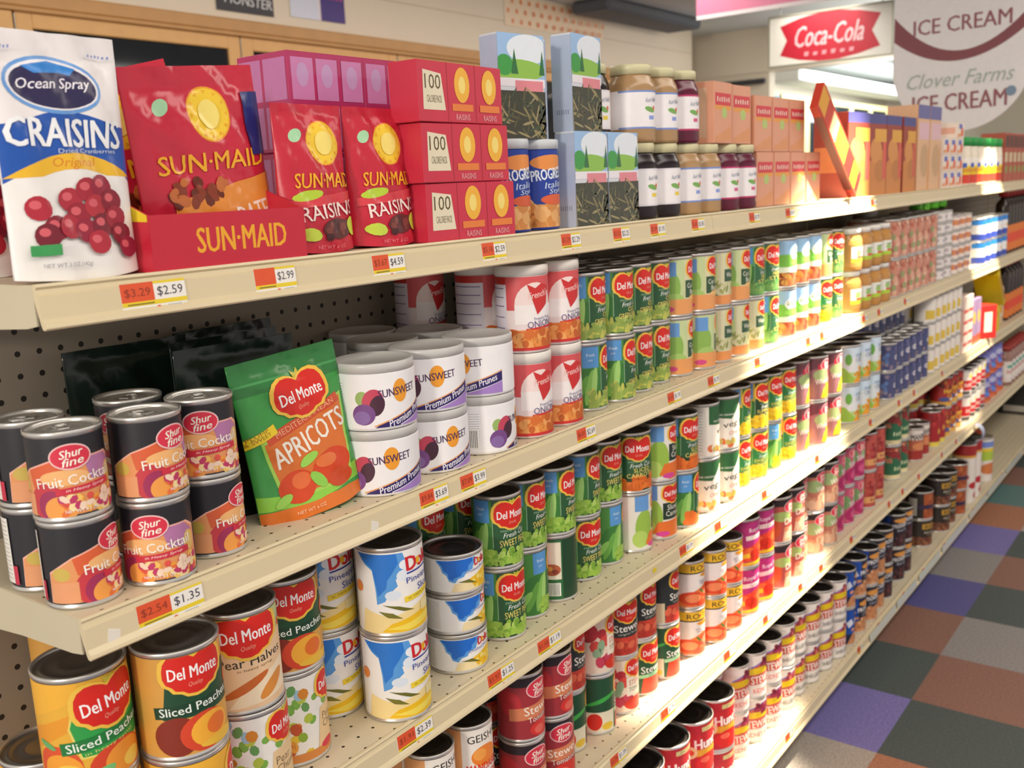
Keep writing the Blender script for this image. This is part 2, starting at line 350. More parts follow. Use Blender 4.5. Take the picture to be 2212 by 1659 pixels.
ART['pine'] = (P([(-.72, .98), (-.12, .98), (-.08, .86), (-.13, .74), (-.22, .66), (-.2, .58), (-.3, .5), (-.36, .4), (-.46, .36), (-.47, .56), (-.5, .78), (-.6, .85)], '5a9ee2') + P([(-.72, .98), (-.2, .98), (-.18, .86), (-.26, .74), (-.32, .66), (-.34, .56), (-.44, .46), (-.46, .6), (-.5, .8), (-.6, .87)], '2a78d2') + E(-.12, .7, .09, .07, 'e6edf6', 14) + E(-.26, .47, .1, .06, 'dfe8f4', 14) + E(-.1, .83, .07, .06, 'eef2f8', 14) + P([(-.7, .0), (-.65, .3), (-.3, .2), (.1, .32), (.5, .42), (.5, 0)], 'f4dc9a') + P([(-.42, .02), (-.3, .12), (.05, .2), (.5, .34), (.5, .04), (.0, .0)], 'f2c21c') + P([(-.38, .06), (-.1, .1), (.5, .22), (.5, .1), (-.1, .02)], 'f9e05a')
  + P([(-.4, .36), (-.2, .33), (0, .25), (-.14, .26)], '6b6a24') + P([(-.45, .28), (-.28, .25), (-.16, .17), (-.34, .2)], '7a7526')
  + T('Dole', .14, .84, .17, 'd3202c', .44, 4, 0, .05) + E(.1, .83, .035, .045, 'f2b21c') + Q(.1, .725, .36, .018, '26329a', 4) + T('Pineapple', .16, .63, .095, '4650a8', .5, 4) + T('Slices', .2, .52, .085, '4650a8', None, 4) + Q(.1, .42, .46, .07, 'f0d23a', 6) + T('in 100% juice', .1, .42, .035, '4a5a2a', .36, 6) + R(.1, .2, .3, .32, 'f0e2a8')
  + E(-.72, .56, .07, .07, 'e8873a') + nutri(-1.15, .3))
ART['crush'] = (P([(-1.35, .97), (-.08, .98), (-.04, .84), (-.16, .74), (-.2, .62), (-.42, .56), (-.5, .44), (-.68, .4), (-.78, .28), (-.95, .34), (-1.02, .52), (-1.14, .6), (-1.2, .78)], '5a9ee2') + P([(-1.3, .97), (-.2, .98), (-.18, .86), (-.34, .76), (-.36, .64), (-.54, .58), (-.6, .48), (-.78, .44), (-.84, .36), (-.96, .42), (-.98, .58), (-1.1, .66), (-1.14, .8)], '1f6cd0') + P([(-.9, 0), (-.3, .35), (.2, .5), (.9, .62), (.9, 0)], 'f3c31e') + B(5, 40, -.2, .05, .9, .42, .07, ['f8d84a', 'f0b818', 'fae27a'])
  + P([(-.9, .0), (-.8, .26), (-.3, .26), (-.1, 0)], 'f3dfae') + P([(-.7, .3), (-.35, .34), (-.05, .16), (-.4, .24)], '6f6e26') + T('Dole', .14, .83, .24, 'd3202c', .52, 4, 0, .05) + E(.08, .82, .05, .07, 'f2b21c') + T('Crushed Pineapple', .1, .6, .11, '5a62b0', 1.1, 5) + nutri(-2.2, .7))
ART['peas'] = dm_veg('SWEET PEAS', '', ['9cc44e', '8ab840', 'b4d468', '79a838'], .05, seed=2)
ART['beans'] = dm_veg('CUT', 'GREEN BEANS', ['93ac50', '7f9c46', 'a8bd62', 'c6c85e'], .04, 2.2, seed=4)
ART['beans2'] = dm_veg('FRENCH', 'STYLE', ['6fa054', '5d8f4a', '8fb864'], .02, 5, '356b45', '5aa861', 6)
ART['carrots'] = dm_veg('SLICED', 'CARROTS', ['e8742a', 'f08434', 'd9661f'], .065, seed=7, side='2c5b38')
ART['corn'] = dm_veg('SWEET CORN', 'CREAM STYLE', ['f6cf2a', 'f9dc4a', 'eec01e'], .06, 1.2, '2b7a42', 'e8c83a', 8)
ART['corn2'] = dm_veg('SUPER SWEET', 'CORN', ['f6cf2a', 'f9dc4a'], .06, 1.2, '22402c', 'd9b93a', 8)
ART['lowsod'] = (R(-.95, 0, -.2, 1, 'c8d8a0') + E(-.5, .5, .22, .3, '8fba58') + E(-.4, .25, .2, .14, 'a9cc70') + R(-.62, .7, -.36, .96, '6a9fdc') + R(-.95, 0, .5, .28, 'eca262') + R(-.2, .28, .5, 1, 'ddd9b0') + R(-.18, .3, .4, .62, '33563a') + T('Cut Green', .1, .52, .09, 'f3f0dc', .46) + T('Beans', .1, .4, .09, 'f3f0dc', .3) + E(.12, .3, .2, .05, 'eec27a') + DM(.12, .8, .52) + E(-.52, .1, .12, .05, 'd94a8a') + nutri(.6, .3))
ART['lima'] = (R(-.95, 0, .5, 1, 'd9d6b0') + R(-.9, .4, -.35, .95, 'c6d890') + R(-.62, .72, -.38, .97, '7aa8dc') + R(-.95, .0, .5, .18, 'ec9a5a') + B(21, 30, -.5, .2, .5, .42, .03, ['a8ac6a', 'c8c890', '8f965a'], 3) + R(-.2, .44, .45, .68, '3a5a42') + T('Wax Beans', .1, .57, .09, 'f3f0dc', .5) + DM(.1, .83, .46) + nutri(.6, .3))
ART['gg'] = (R(-.95, .66, .5, 1, '9cc3ea') + R(-.95, 0, .5, .3, 'c06a44') + B(31, 34, -.9, .03, .5, .3, .07, ['a8462e', 'd98a3a', '8a3a2c', 'e0a050']) + E(-.3, .56, .5, .14, '7dbb4c') + E(.1, .7, .3, .16, 'fbfbf6') + E(.2, .52, .4, .1, '8fcf5a') + T('Green Giant', .1, .72, .1, '2f7a3a', .5, 0, .2, .02) + R(-.95, .3, .5, .42, 'faf6ee') + T('Three Bean', .14, .36, .07, 'c8324a', .4) + nutri(.6, .3))
ART['sliced_carrot_white'] = (R(-.9, 0, .5, 1, 'ece8dc') + E(-.3, .4, .2, .34, '9cc24e') + E(-.4, .2, .16, .16, 'b9d66a') + R(-.5, .72, -.2, 1, '6a9fdc') + R(-.1, .34, .45, .66, '22362a') + T('Sliced', .14, .57, .1, 'f4f0e0', .3) + T('Carrots', .16, .45, .1, 'f4f0e0', .4) + P([(-.3, .1), (-.2, .3), (.5, .34), (.5, .02), (-.1, .0)], 'e8762e') + E(-.1, .07, .14, .05, 'd8469a') + DM(.14, .82, .48) + nutri(.6, .3))
ART['veg'] = (R(-.95, 0, .5, .62, 'f0e9dd') + R(-.95, .6, -.1, 1, 'ece6da') + P([(-.5, .64), (-.1, .6), (.15, .9), (.5, .96), (.5, 1), (-.5, 1)], '2d6238') + E(.3, .8, .16, .12, 'e4d89a') + T('THE ORIGINAL', -.2, .69, .04, 'f2f2ea', .4) + T('veg-all', .05, .5, .16, '4a4038', .66, 8, .1, .01) + T('Original', .06, .32, .1, 'd8786a', .44, 8, .3) + B(41, 16, -.5, .02, .5, .18, .07, ['e27a4a', 'd9643a', 'f0e0c8', 'c8b05a']) + nutri(-1.1, .5))
ART['kernel'] = (R(-.95, 0, .5, 1, '9a6a70') + P([(-.9, .55), (-.1, .8), (.5, .72), (.5, 1), (-.9, 1)], '6a3a44') + P([(-.2, .86), (.1, .9), (.5, .8), (.5, .52), (-.2, .6)], 'c82f42') + SF(.08, .84, .4) + E(-.1, .6, .22, .14, '9fb27a') + T('Whole Kernel', .1, .47, .13, 'fbf4e6', .74, 6, 0, .01) + P([(-.12, .03), (-.06, .22), (.05, .34), (.3, .42), (.5, .36), (.5, .03)], 'f4c022') + B(51, 26, -.05, .06, .5, .38, .04, ['fbd83a', 'f0b018']) + nutri(.6, .3))
ART['steam'] = (R(-1, .72, .5, 1, 'cfe2f2') + R(-1, 0, .5, .3, 'b9d48a') + P([(-.9, .0), (-.85, .5), (-.4, .42), (-.1, .1), (0, 0)], '9ac24a') + E(-.3, .66, .1, .16, '6fae4c') + R(-.75, .8, -.5, .88, 'd9424a') + P([(-.15, .0), (.0, .2), (.2, .4), (.5, .5), (.5, .2), (.2, 0)], 'f0a02a') + B(61, 26, -.1, .05, .5, .42, .05, ['f6b83a', 'ee9420']) + T('steam', .1, .78, .09, '6a7fa8', .34) + T('CRISP', .14, .64, .12, '6a7fa8', .4) + nutri(.6, .3))
ART['geisha'] = (R(-.95, 0, .5, 1, 'f3ece2') + R(-.8, 0, -.35, 1, 'e8a468') + T('GEISHA', .06, .84, .13, '2f2a26', .62, 2, 0, .01) + E(.06, .52, .26, .18, 'f0862c') + E(-.05, .56, .12, .1, 'f7a54c') + T('MANDARIN', .05, .34, .13, 'e23a1e', .66, 2, 0, .03) + T('ORANGES', .05, .17, .13, 'e23a1e', .62, 2, 0, .03) + E(.1, .04, .5, .06, 'e8762c'))
ART['stew_sf'] = (R(-.95, 0, .5, 1, 'a3323a') + R(-.95, .86, .5, 1, '2a2026') + E(-.5, .6, .2, .2, 'c23038') + P([(-.5, .5), (.5, .62), (.5, .38), (-.5, .3)], 'd9825a') + T('Stewed', .05, .48, .14, 'fbf0e0', .62, 5, 0, .015) + T('Tomatoes', .05, .32, .09, 'fbf0e0', .5, 5) + E(.1, .14, .28, .14, 'd8362e') + E(.0, .12, .1, .07, 'e8685a') + SF(.02, .8, .44) + nutri(.6, .3))
ART['stew_dm'] = (R(-.95, 0, .5, 1, '2a2f30') + R(-.95, 0, -.35, .4, 'd8c8a4') + P([(-.35, .0), (-.3, .34), (.5, .34), (.5, 0)], 'c9402e') + B(71, 16, -.3, .03, .5, .3, .08, ['d9503a', 'b8362a', 'e06a4a']) + T('Stewed', .06, .52, .14, 'f4f0e6', .6, 3, 0, .015) + T('Original Recipe', .06, .4, .05, 'c9c6b8', .46, 3) + DM(.05, .8, .54) + nutri(.6, .3))
ART['stew_green'] = (R(-.95, 0, .5, 1, '1f4f33') + E(-.55, .6, .3, .04, '3fae4a', rot=18) + R(-.95, 0, -.3, .38, 'eae2c8') + E(-.7, .2, .14, .16, 'd9291e') + E(-.45, .1, .12, .07, 'e8c23a') + P([(-.25, .0), (-.2, .3), (.5, .3), (.5, 0)], 'e0442a') + T('Stewed', .06, .47, .14, 'f8f6ee', .6, 2, 0, .02) + Q(.06, .35, .7, .07, '9fcfa4', 3) + T('ORIGINAL', .06, .35, .04, '1f4f33', .3, 3) + DM(.05, .78, .58) + nutri(.6, .3))
ART['stew_pink'] = (R(-.95, 0, .5, 1, 'eed9c4') + E(-.5, .75, .18, .18, 'c2303a') + B(72, 18, -.9, .1, -.1, .9, .1, ['b9303a', 'd94a42', '8fae8a', 'c8405a']) + R(-.15, .3, .5, .66, 'f4e8d4') + T('STEWED', .12, .55, .1, 'c8442e', .44) + T('TOMATOES', .12, .42, .08, '4a6a3a', .44) + E(.1, .14, .3, .13, 'd9301e') + E(.34, .18, .1, .1, 'b8d04a') + DM(.1, .82, .5) + nutri(.6, .3))
ART['rotel'] = (R(-.95, .8, .6, 1, 'e9b92e') + R(-.95, .77, .6, .8, '2a2422') + T('RO TEL', .06, .895, .12, '241e1c', .74, 0, 0, .01) + Q(.02, .9, .05, .05, 'd9324a', 45) + E(-.7, .9, .06, .06, 'e8e8e8') + P([(-.95, .1), (-.4, .3), (.1, .5), (.6, .4), (.6, 0), (-.95, 0)], 'e07a3a') + E(-.3, .2, .3, .16, 'd9482a') + E(-.25, .2, .2, .1, 'ee8a5a') + E(.25, .3, .28, .17, 'd8402a') + E(.25, .3, .2, .1, 'f08a66') + E(.1, .06, .3, .08, 'dd4a28') + E(-.02, .34, .1, .025, '4f7a3a', rot=-40) + E(.12, .72, .2, .05, 'e8a02a') + T('ORIGINAL', .12, .72, .035, '8a3a1a', .3) + T('DICED TOMATOES &', .14, .6, .045, '6a5a7a', .5, 4) + T('GREEN CHILIES', .14, .54, .045, '6a5a7a', .44, 4) + nutri(-1.35, .35))
ART['prince'] = (R(-.95, 0, .6, 1, 'b82f7a') + T('Royal Prince', .08, .82, .13, 'f9e6ee', .7, 6, 0, .01) + Q(.05, .66, .8, .1, 'f2dcd8', 5) + T('Candied Yams', .08, .66, .06, '9a2f5a', .44, 5) + P([(-.95, .5), (-.3, .42), (.1, .56), (.6, .56), (.6, .1), (-.95, .1)], 'e0442a') + B(81, 12, -.4, .15, .5, .46, .13, ['e8562e', 'f0703a', 'd9341e']) + Q(-.5, .2, .5, .1, 'e8c832', 10) + Q(.1, .06, 1.2, .1, 'e4b82a', 4) + nutri(.7, .3))
ART['diced'] = (R(-.95, 0, .6, 1, 'b5544e') + R(-.95, .84, .6, 1, '2c2428') + E(-.5, .35, .25, .3, 'c9562e') + E(-.2, .6, .26, .12, '9fb86a') + T('Diced', .1, .5, .15, 'fbf2e4', .5, 6, 0, .015) + P([(-.2, .0), (-.15, .32), (.6, .36), (.6, 0)], 'e8c2a0') + B(82, 18, -.15, .03, .55, .3, .07, ['f0d4b4', 'e0a888', 'd98a6a']) + SF(.06, .82, .42) + nutri(.7, .3))
ART['whites'] = (R(-.95, 0, .6, 1, 'c27a66') + R(-.95, .86, .6, 1, '2c2428') + E(-.2, .62, .26, .16, '9db67c') + T('Whole', .1, .56, .14, 'fbf2e4', .5, 6, 0, .01) + B(83, 12, -.4, .06, .5, .34, .13, ['e3b08c', 'd89a78', 'edc4a4']) + SF(.06, .84, .4) + nutri(.7, .3))
ART['beets'] = (R(-.95, 0, .6, 1, 'c9577a') + E(-.4, .6, .34, .22, '7fa06a') + E(.3, .64, .3, .16, '9ab884') + T('Sliced', .12, .58, .14, 'fbf0f0', .5, 12, 0, .01) + E(.1, .24, .36, .22, 'b22a66') + E(.16, .24, .24, .13, 'd8588a') + SF(.06, .86, .36) + nutri(.7, .3))
ART['kidney'] = (R(-.95, 0, .6, 1, 'b8524a') + B(84, 60, -.9, .35, .6, .97, .06, ['8f2a2c', 'b03a36', 'c95a4a', 'a03232'], 1.5) + R(-.95, .12, .6, .3, 'e0a468') + D(.1, .21, .08, '8a2a2a', .5) + nutri(.7, .3))
ART['gbean'] = (R(-.95, 0, .6, .12, 'e6d8a8') + R(-.95, .12, .6, .5, '2f6a4a') + B(85, 60, -.9, .52, .6, .97, .06, ['8f2e2e', 'b0453c', 'd08a6a', '9c3434'], 1.6) + D(.1, .32, .12, 'd8e2b4', .46, 0) + nutri(.7, .3))
ART['manwich'] = (R(-.95, 0, .6, 1, 'b8644a') + R(-.95, .66, .6, 1, 'e8ddd4') + T('MANWICH', .06, .78, .2, '3a2a26', .8, 4, 0, .03) + R(-.95, 0, .6, .3, 'a3302c') + E(.1, .45, .4, .14, 'd98a5a'))
ART['redtall'] = (R(-.95, 0, .6, 1, 'a8262c') + B(86, 20, -.8, .6, .6, .95, .08, ['8a1e22', 'c23a36']) + R(-.95, 0, .6, .14, 'e6cf5a') + D(.08, .45, .14, 'f0c24a', .4))
ART['hormel'] = (R(-.95, 0, .6, 1, 'b0302c') + R(-.95, .0, .6, .16, 'e2b04a') + B(87, 22, -.9, .7, .6, .98, .07, ['8a4a2a', 'c8843a', '6a2a1a']) + T('Hormel', .08, .56, .17, 'f4d048', .6, 4, 0, .03) + T('Chili', .1, .38, .12, 'f4d048', .4, 4) + E(-.2, .25, .2, .08, '4a5a9a') + E(.2, .24, .2, .07, 'f2e8dc'))
ART['redwhite'] = (R(-.95, 0, .6, 1, 'ece4dc') + R(-.95, .2, .6, .62, 'd0242c') + D(.08, .42, .16, 'f6ecdc', .5, 0) + R(-.6, .02, .1, .16, '5a5450') + E(.2, .8, .2, .1, 'e8dc5a'))
ART['stewart'] = (P([(-.5, .5), (-.42, .72), (.05, .94), (.5, .98), (.5, .44), (-.5, .44)], '5a6fd0') + P([(-.49, .5), (-.4, .7), (.07, .92), (.5, .96), (.5, .44), (-.49, .44)], 'c8605a') + B(91, 26, -.2, .72, .5, .9, .045, ['b04a4e', 'd87a70', '9a3a46'], 1.4) + Q(.04, .66, 1.0, .15, 'e6c81c', 6) + T('15 OZ', .0, .665, .05, 'a89020', .24, 6)
  + P([(-.5, .28), (-.5, .5), (.5, .6), (.5, .36)], 'c9503c') + T("STEWART'S", .04, .44, .19, 'f6ebe4', .9, 5, 0, .03) + T('SHELLED BEANS', .04, .17, .1, '33302e', .8, 4) + nutri(-1.05, .4, .05, .9, 'efe6dc'))
ART['stewart_k'] = ART['stewart'][:-3] + R(-.5, .1, .6, .27, 'f2e9e0') + T('KIDNEY BEANS', .04, .17, .11, 'd9303a', .8, 4, 0, .01) + B(92, 24, -.2, .72, .5, .9, .05, ['8a2444', 'a83a5a', '6e1e3a'], 1.4)
ART['hunts'] = (R(-.95, .8, .6, 1, 'b9242e') + R(-.1, .86, .4, .95, 'cfc88a') + T('DICED', .15, .905, .05, '6a3a2a', .28) + T("Hunt's", .08, .62, .21, 'fbf4ee', .66, 2, 0, .05) + R(-.9, .36, .6, .5, 'dca52e') + E(-.35, .45, .15, .13, 'ecd9a4') + E(-.35, .45, .09, .06, 'e0502c') + E(.08, .2, .34, .2, 'd8221e') + E(-.02, .27, .12, .06, 'ee6a52') + nutri(-1.35, .4))
ART['prog_beans'] = (R(-.95, 0, .6, 1, '232a3e') + R(-.95, .3, -.3, 1, '1d4fae') + P([(-.6, .0), (-.4, .3), (.0, .42), (.6, .5), (.6, 0)], 'c98a5e') + B(93, 34, -.4, .03, .6, .42, .055, ['d99a70', 'b87650', 'e0ae86']) + E(.06, .84, .34, .09, 'e09a4a') + T('PROGRESSO', .08, .7, .13, 'f2f0f4', .8, 8, 0, .03) + T('Chick Peas', .08, .54, .07, 'c8ccd8', .5, 6) + Q(-.5, .62, .2, .18, 'dfe6f4', 30))
ART['prog_dark'] = (R(-.95, 0, .6, 1, '2a2634') + B(94, 44, -.8, .03, .6, .42, .055, ['5a3030', '4a2628', '6e3e36']) + E(.06, .86, .34, .08, 'e09a4a') + T('PROGRESSO', .08, .72, .13, 'f2f0f4', .8, 8, 0, .03) + T('Black Beans', .08, .56, .07, 'c8ccd8', .5, 6) + R(-.95, .5, -.4, 1, '2a4a9a'))
ART['bush'] = (R(-.95, 0, .6, 1, '332a26') + R(-.95, 0, .6, .34, '6e4030') + B(95, 44, -.8, .03, .6, .34, .055, ['8a5238', '5e3626', 'a06a48']) + R(-.3, .68, .45, .9, 'c99a3a') + T("BUSH'S", .08, .79, .14, '2a2220', .56, 0, 0, .03) + T('Baked Beans', .08, .55, .08, 'e8dcc4', .6, 0, .2) + T('Original', .08, .44, .06, 'c9b88a', .36))
ART['bush_rust'] = (R(-.95, 0, .6, 1, '2e2624') + R(-.5, 0, .3, 1, 'b05a32') + B(96, 40, -.45, .03, .25, .97, .06, ['8f4426', 'c4703e', '9c4c2a']) + R(-.95, .38, .6, .55, '3a2c4a') + nutri(-1.1, .35, .1, .8, 'cfc8bc'))
ART['navy'] = (R(-.95, 0, .6, 1, '4a4f7a') + B(97, 30, -.9, .05, .6, .95, .09, ['3a4070', '6a6a94', '8a7a8a', '5a78b0']) + E(.1, .5, .3, .12, 'd8d4dc') + E(.2, .14, .12, .08, 'd98a6a') + D(.1, .5, .07, '3a4070', .5, 0))
ART['wyell'] = (R(-.95, 0, .6, 1, 'ece4da') + R(-.6, .1, -.1, .5, 'e0c04a') + E(.2, .55, .22, .3, 'f6efe8') + E(.2, .6, .12, .1, 'e29aa4') + R(.32, .2, .6, .42, 'e0c04a') + E(.3, .8, .08, .08, '5a5a8a'))
ART['pinkb'] = (R(-.95, 0, .6, 1, 'c98a74') + B(98, 44, -.9, .03, .6, .97, .09, ['d9a48c', 'b86a54', 'cf7f78', 'a85a4a', 'dcb49a', '9aa070']))
ART['tuna'] = (R(-2, .1, 2, .9, 'e4dcd8') + D(.3, .5, .34, '5a5ab0', .9, 0) + R(-1.8, .3, -.9, .7, 'b8aeb0') + R(.9, .15, 1.5, .85, 'c8c0c4'))
ART['saus'] = (R(-2, 0, 2, 1, 'eddcd2') + R(-1, .3, .4, .75, 'd88a5a') + D(.3, .5, .28, '5a5ab0', .9, 0))
ART['bluew'] = (R(-.95, .0, .6, .3, '3a4fb0') + R(-.95, .3, .6, .75, 'f4f4f4') + R(-.95, .75, .6, 1, '2f86d8') + D(.1, .5, .2, 'e8b42a', .5, 0))
ART['spread'] = (R(-.95, 0, .6, 1, 'f4ece0') + R(-.95, .0, .6, .35, 'd8422e') + R(-.2, .35, .6, .7, 'f0d21c') + R(-.95, .62, .0, .8, '4a62c0') + D(.1, .52, .2, 'c8302a', .5, 0))
ART['hotbottle'] = (R(-.95, .1, .6, .9, 'e07a2e') + R(-.95, .4, .6, .6, 'd8c05a') + E(.1, .5, .3, .2, 'e04a2a'))
ART['clear_w'] = (R(-.95, .2, .6, .85, 'efe8e0') + D(.1, .5, .2, 'b83a3a', .5, 0) + E(.0, .75, .2, .08, '5aa890'))
ART['greentub'] = (R(-.95, 0, .6, 1, 'ece4dc') + R(-.95, .5, .6, .72, 'b5d24a') + R(-.95, .72, .6, .8, 'f0d23a') + E(.05, .3, .3, .14, 'd9804a') + R(-.3, .82, .4, .96, '7a92d8'))
KINDS = {  # key: (object name, words, radius, height, paper, lid colour); darker lid tones imitate reflected gloom
 'fruit': ('fruit_cocktail_can', 'black fruit cocktail can', .034, .083, '26242a', 'e4e2de'), 'peaches': ('sliced_peaches_can', 'yellow sliced peaches can', .0435, .115, 'e8b03a', '8a8682'),
 'peaches_dark': ('sliced_peaches_can', 'tan sliced peaches can', .0435, .115, 'd9a04a', '8a8682'), 'pears': ('pear_halves_can', 'cream pear halves can', .0435, .115, 'edc9a0', '8a8682'), 'pears_chunk': ('pear_chunks_can', 'white pear chunks can', .0435, .115, 'f2efe8', '8a8682'),
 'pine': ('pineapple_slices_can', 'blue-white pineapple slices can', .0435, .116, 'f3f0ec', '5a5652'), 'crush': ('crushed_pineapple_can', 'flat crushed pineapple can', .0435, .0575, 'f3f0ec', '4a4846'),
 'peas': ('sweet_peas_can', 'green sweet peas can', .0375, .111, G2, '6a6560'), 'beans': ('green_beans_can', 'dark green cut-beans can', .0375, .111, G2, '6a6560'), 'beans2': ('french_beans_can', 'light green beans can', .0375, .111, '4a9a58', '6a6560'),
 'carrots': ('sliced_carrots_can', 'green sliced carrots can', .0375, .111, G2, '6a6560'), 'corn': ('cream_corn_can', 'green-yellow creamed corn can', .0375, .111, '2b7a42', '6a6560'), 'corn2': ('sweet_corn_can', 'dark green sweet corn can', .0375, .111, '22402c', '6a6560'),
 'lowsod': ('cut_beans_can', 'beige-orange cut-beans can', .0375, .111, 'd8d4aa', '6a6560'), 'lima': ('wax_beans_can', 'cream wax beans can', .0375, .111, 'd9d6b0', '6a6560'), 'gg': ('bean_salad_can', 'white-green bean salad can', .0375, .111, 'f0ece4', '6a6560'),
 'sliced_carrot_white': ('carrots_can', 'white sliced carrots can', .0375, .111, 'ece8dc', '6a6560'), 'veg': ('mixed_vegetables_can', 'cream mixed vegetables can', .0375, .111, 'ece6da', '6a6560'), 'kernel': ('whole_kernel_corn_can', 'maroon whole corn can', .0375, .111, '7a4a52', '6a6560'),
 'steam': ('steamed_corn_can', 'pale blue crisp corn can', .043, .105, 'dfe6ea', '4a4642'), 'geisha': ('mandarin_oranges_can', 'white mandarin oranges can', .036, .101, 'f3ece2', '4a4540'), 'stew_sf': ('stewed_tomatoes_can', 'red stewed tomatoes can', .0375, .111, 'a3323a', '6a6560'),
 'stew_dm': ('stewed_tomatoes_can', 'black stewed tomatoes can', .0375, .111, '2a2f30', '6a6560'), 'stew_green': ('stewed_tomatoes_can', 'green stewed tomatoes can', .0375, .111, '1f4f33', '6a6560'), 'stew_pink': ('stewed_tomatoes_can', 'pale stewed tomatoes can', .0375, .111, 'eed9c4', '6a6560'),
 'rotel': ('tomatoes_chilies_can', 'yellow-banded tomato chili can', .034, .101, 'efe6e2', '6a6560'), 'prince': ('candied_yams_can', 'magenta candied yams can', .0375, .111, 'b82f7a', '6a6560'), 'diced': ('diced_potatoes_can', 'brown-red diced potatoes can', .0375, .111, 'b5544e', '6a6560'),
 'whites': ('whole_potatoes_can', 'tan whole potatoes can', .0375, .111, 'c27a66', '6a6560'), 'beets': ('sliced_beets_can', 'pink sliced beets can', .0375, .111, 'c9577a', '6a6560'), 'kidney': ('kidney_beans_can', 'red kidney beans can', .0375, .111, 'b8524a', '6a6560'),
 'gbean': ('baked_beans_can', 'green-banded red beans can', .0375, .111, '2f6a4a', '6a6560'), 'manwich': ('sandwich_sauce_can', 'brown sandwich sauce can', .035, .111, 'b8644a', '6a6560'), 'redtall': ('chili_can', 'tall dark red chili can', .033, .13, 'a8262c', '6a6560'),
 'hormel': ('chili_can', 'red-yellow chili can', .0375, .111, 'b0302c', '6a6560'), 'redwhite': ('chili_can', 'red-white chili can', .0375, .1, 'ece4dc', '6a6560'), 'stewart': ('shelled_beans_can', 'white shelled beans can', .0375, .113, 'f0e9e2', '3a3634'),
 'stewart_k': ('kidney_beans_can', 'white-red kidney beans can', .0375, .113, 'f0e9e2', '3a3634'), 'hunts': ('diced_tomatoes_can', 'red diced tomatoes can', .05, .117, 'c2262e', '34302e'), 'prog_beans': ('chick_peas_can', 'blue chick peas can', .0375, .112, '232a3e', '34322f'),
 'prog_dark': ('black_beans_can', 'dark black beans can', .0375, .112, '2a2634', '34322f'), 'bush': ('baked_beans_can', 'dark brown baked beans can', .046, .1, '332a26', '3a3634'), 'bush_rust': ('baked_beans_can', 'rust-banded baked beans can', .046, .1, '2e2624', '3a3634'),
 'navy': ('milk_can', 'small navy milk can', .034, .083, '4a4f7a', 'a8a49e'), 'wyell': ('milk_can', 'white-yellow milk can', .034, .083, 'ece4da', 'a8a49e'), 'pinkb': ('stew_can', 'mottled pink stew can', .0375, .111, 'c98a74', 'a8a49e'),
 'tuna': ('tuna_can', 'flat white tuna can', .043, .037, 'e4dcd8', 'a8a49e'), 'saus': ('sausage_can', 'flat pink sausage can', .037, .05, 'eddcd2', 'a8a49e'), 'bluew': ('luncheon_meat_can', 'blue-white meat can', .045, .085, 'f4f4f4', 'd8c8a0')}
PROTO = {}
def get(k):
    if k not in PROTO:
        n, w, r, h, pap, lid = KINDS[k]; PROTO[k] = can(n, r, h, ART[k], pap, lid)
    return PROTO[k]
SZ = {1: 1.353, 2: 1.057, 3: .761, 4: .470, 5: .115}
SN = {1: 'top shelf', 2: 'second shelf', 3: 'third shelf', 4: 'fourth shelf', 5: 'bottom shelf'}
ORD = ['first', 'second', 'third', 'fourth', 'fifth', 'sixth', 'seventh', 'eighth', 'ninth', 'tenth', 'eleventh', 'twelfth']
STK = {}
RND = random.Random(5)
def stack(s, x, y, items, row='front'):
    """one column of cans, bottom first; items = [(kind, turn in degrees), ...]"""
    z = SZ[s] + .0002; n = len(items)
    for j, (k, rot) in enumerate(items):
        nm, w, r, h, pap, lid = KINDS[k]
        q = STK.setdefault((s, k, row), []); 
        if not q or abs(q[-1] - x) > 1e-6: q.append(x)
        lv = {1: 'single', 2: ['lower', 'upper'][j % 2] if n == 2 else '', 3: ''}.get(n, '')
        if n >= 3: lv = ['bottom', 'second up', 'third up', 'fourth up', 'fifth up', 'top'][j] if j < n - 1 else 'top'
        lab = '%s, %s in the %s %s stack from near end, %s' % (w, lv, ORD[min(len(q) - 1, 11)], row, SN[s])
        dup(get(k), (x + RND.uniform(-.001, .001), y + RND.uniform(-.001, .001), z), rot, lab, 'can', '%ss on the %s' % (w, SN[s]))
        z += h + .0003
def run(s, xs, kinds, y=.06, rows=2, rots=None, seed=0):
    rn = random.Random(seed + s * 100 + int(xs[0] * 50))
    r = max(KINDS[k][2] for k in kinds)
    for i, x in enumerate(xs):
        yy = y[i] if isinstance(y, (list, tuple)) else y
        stack(s, x, yy, [(k, (rots[i] if rots else 0) + rn.uniform(-14, 12)) for k in kinds])
    for rw in range(1, rows):
        for i, x in enumerate(xs):
            yy = y[i] if isinstance(y, (list, tuple)) else y
            y2 = yy + rw * (2 * r + .006)
            if y2 + r < .296: stack(s, x + rn.uniform(-.002, .002), y2, [(k, rn.uniform(-60, 60)) for k in kinds], ['', 'middle', 'rear', 'hindmost'][rw])
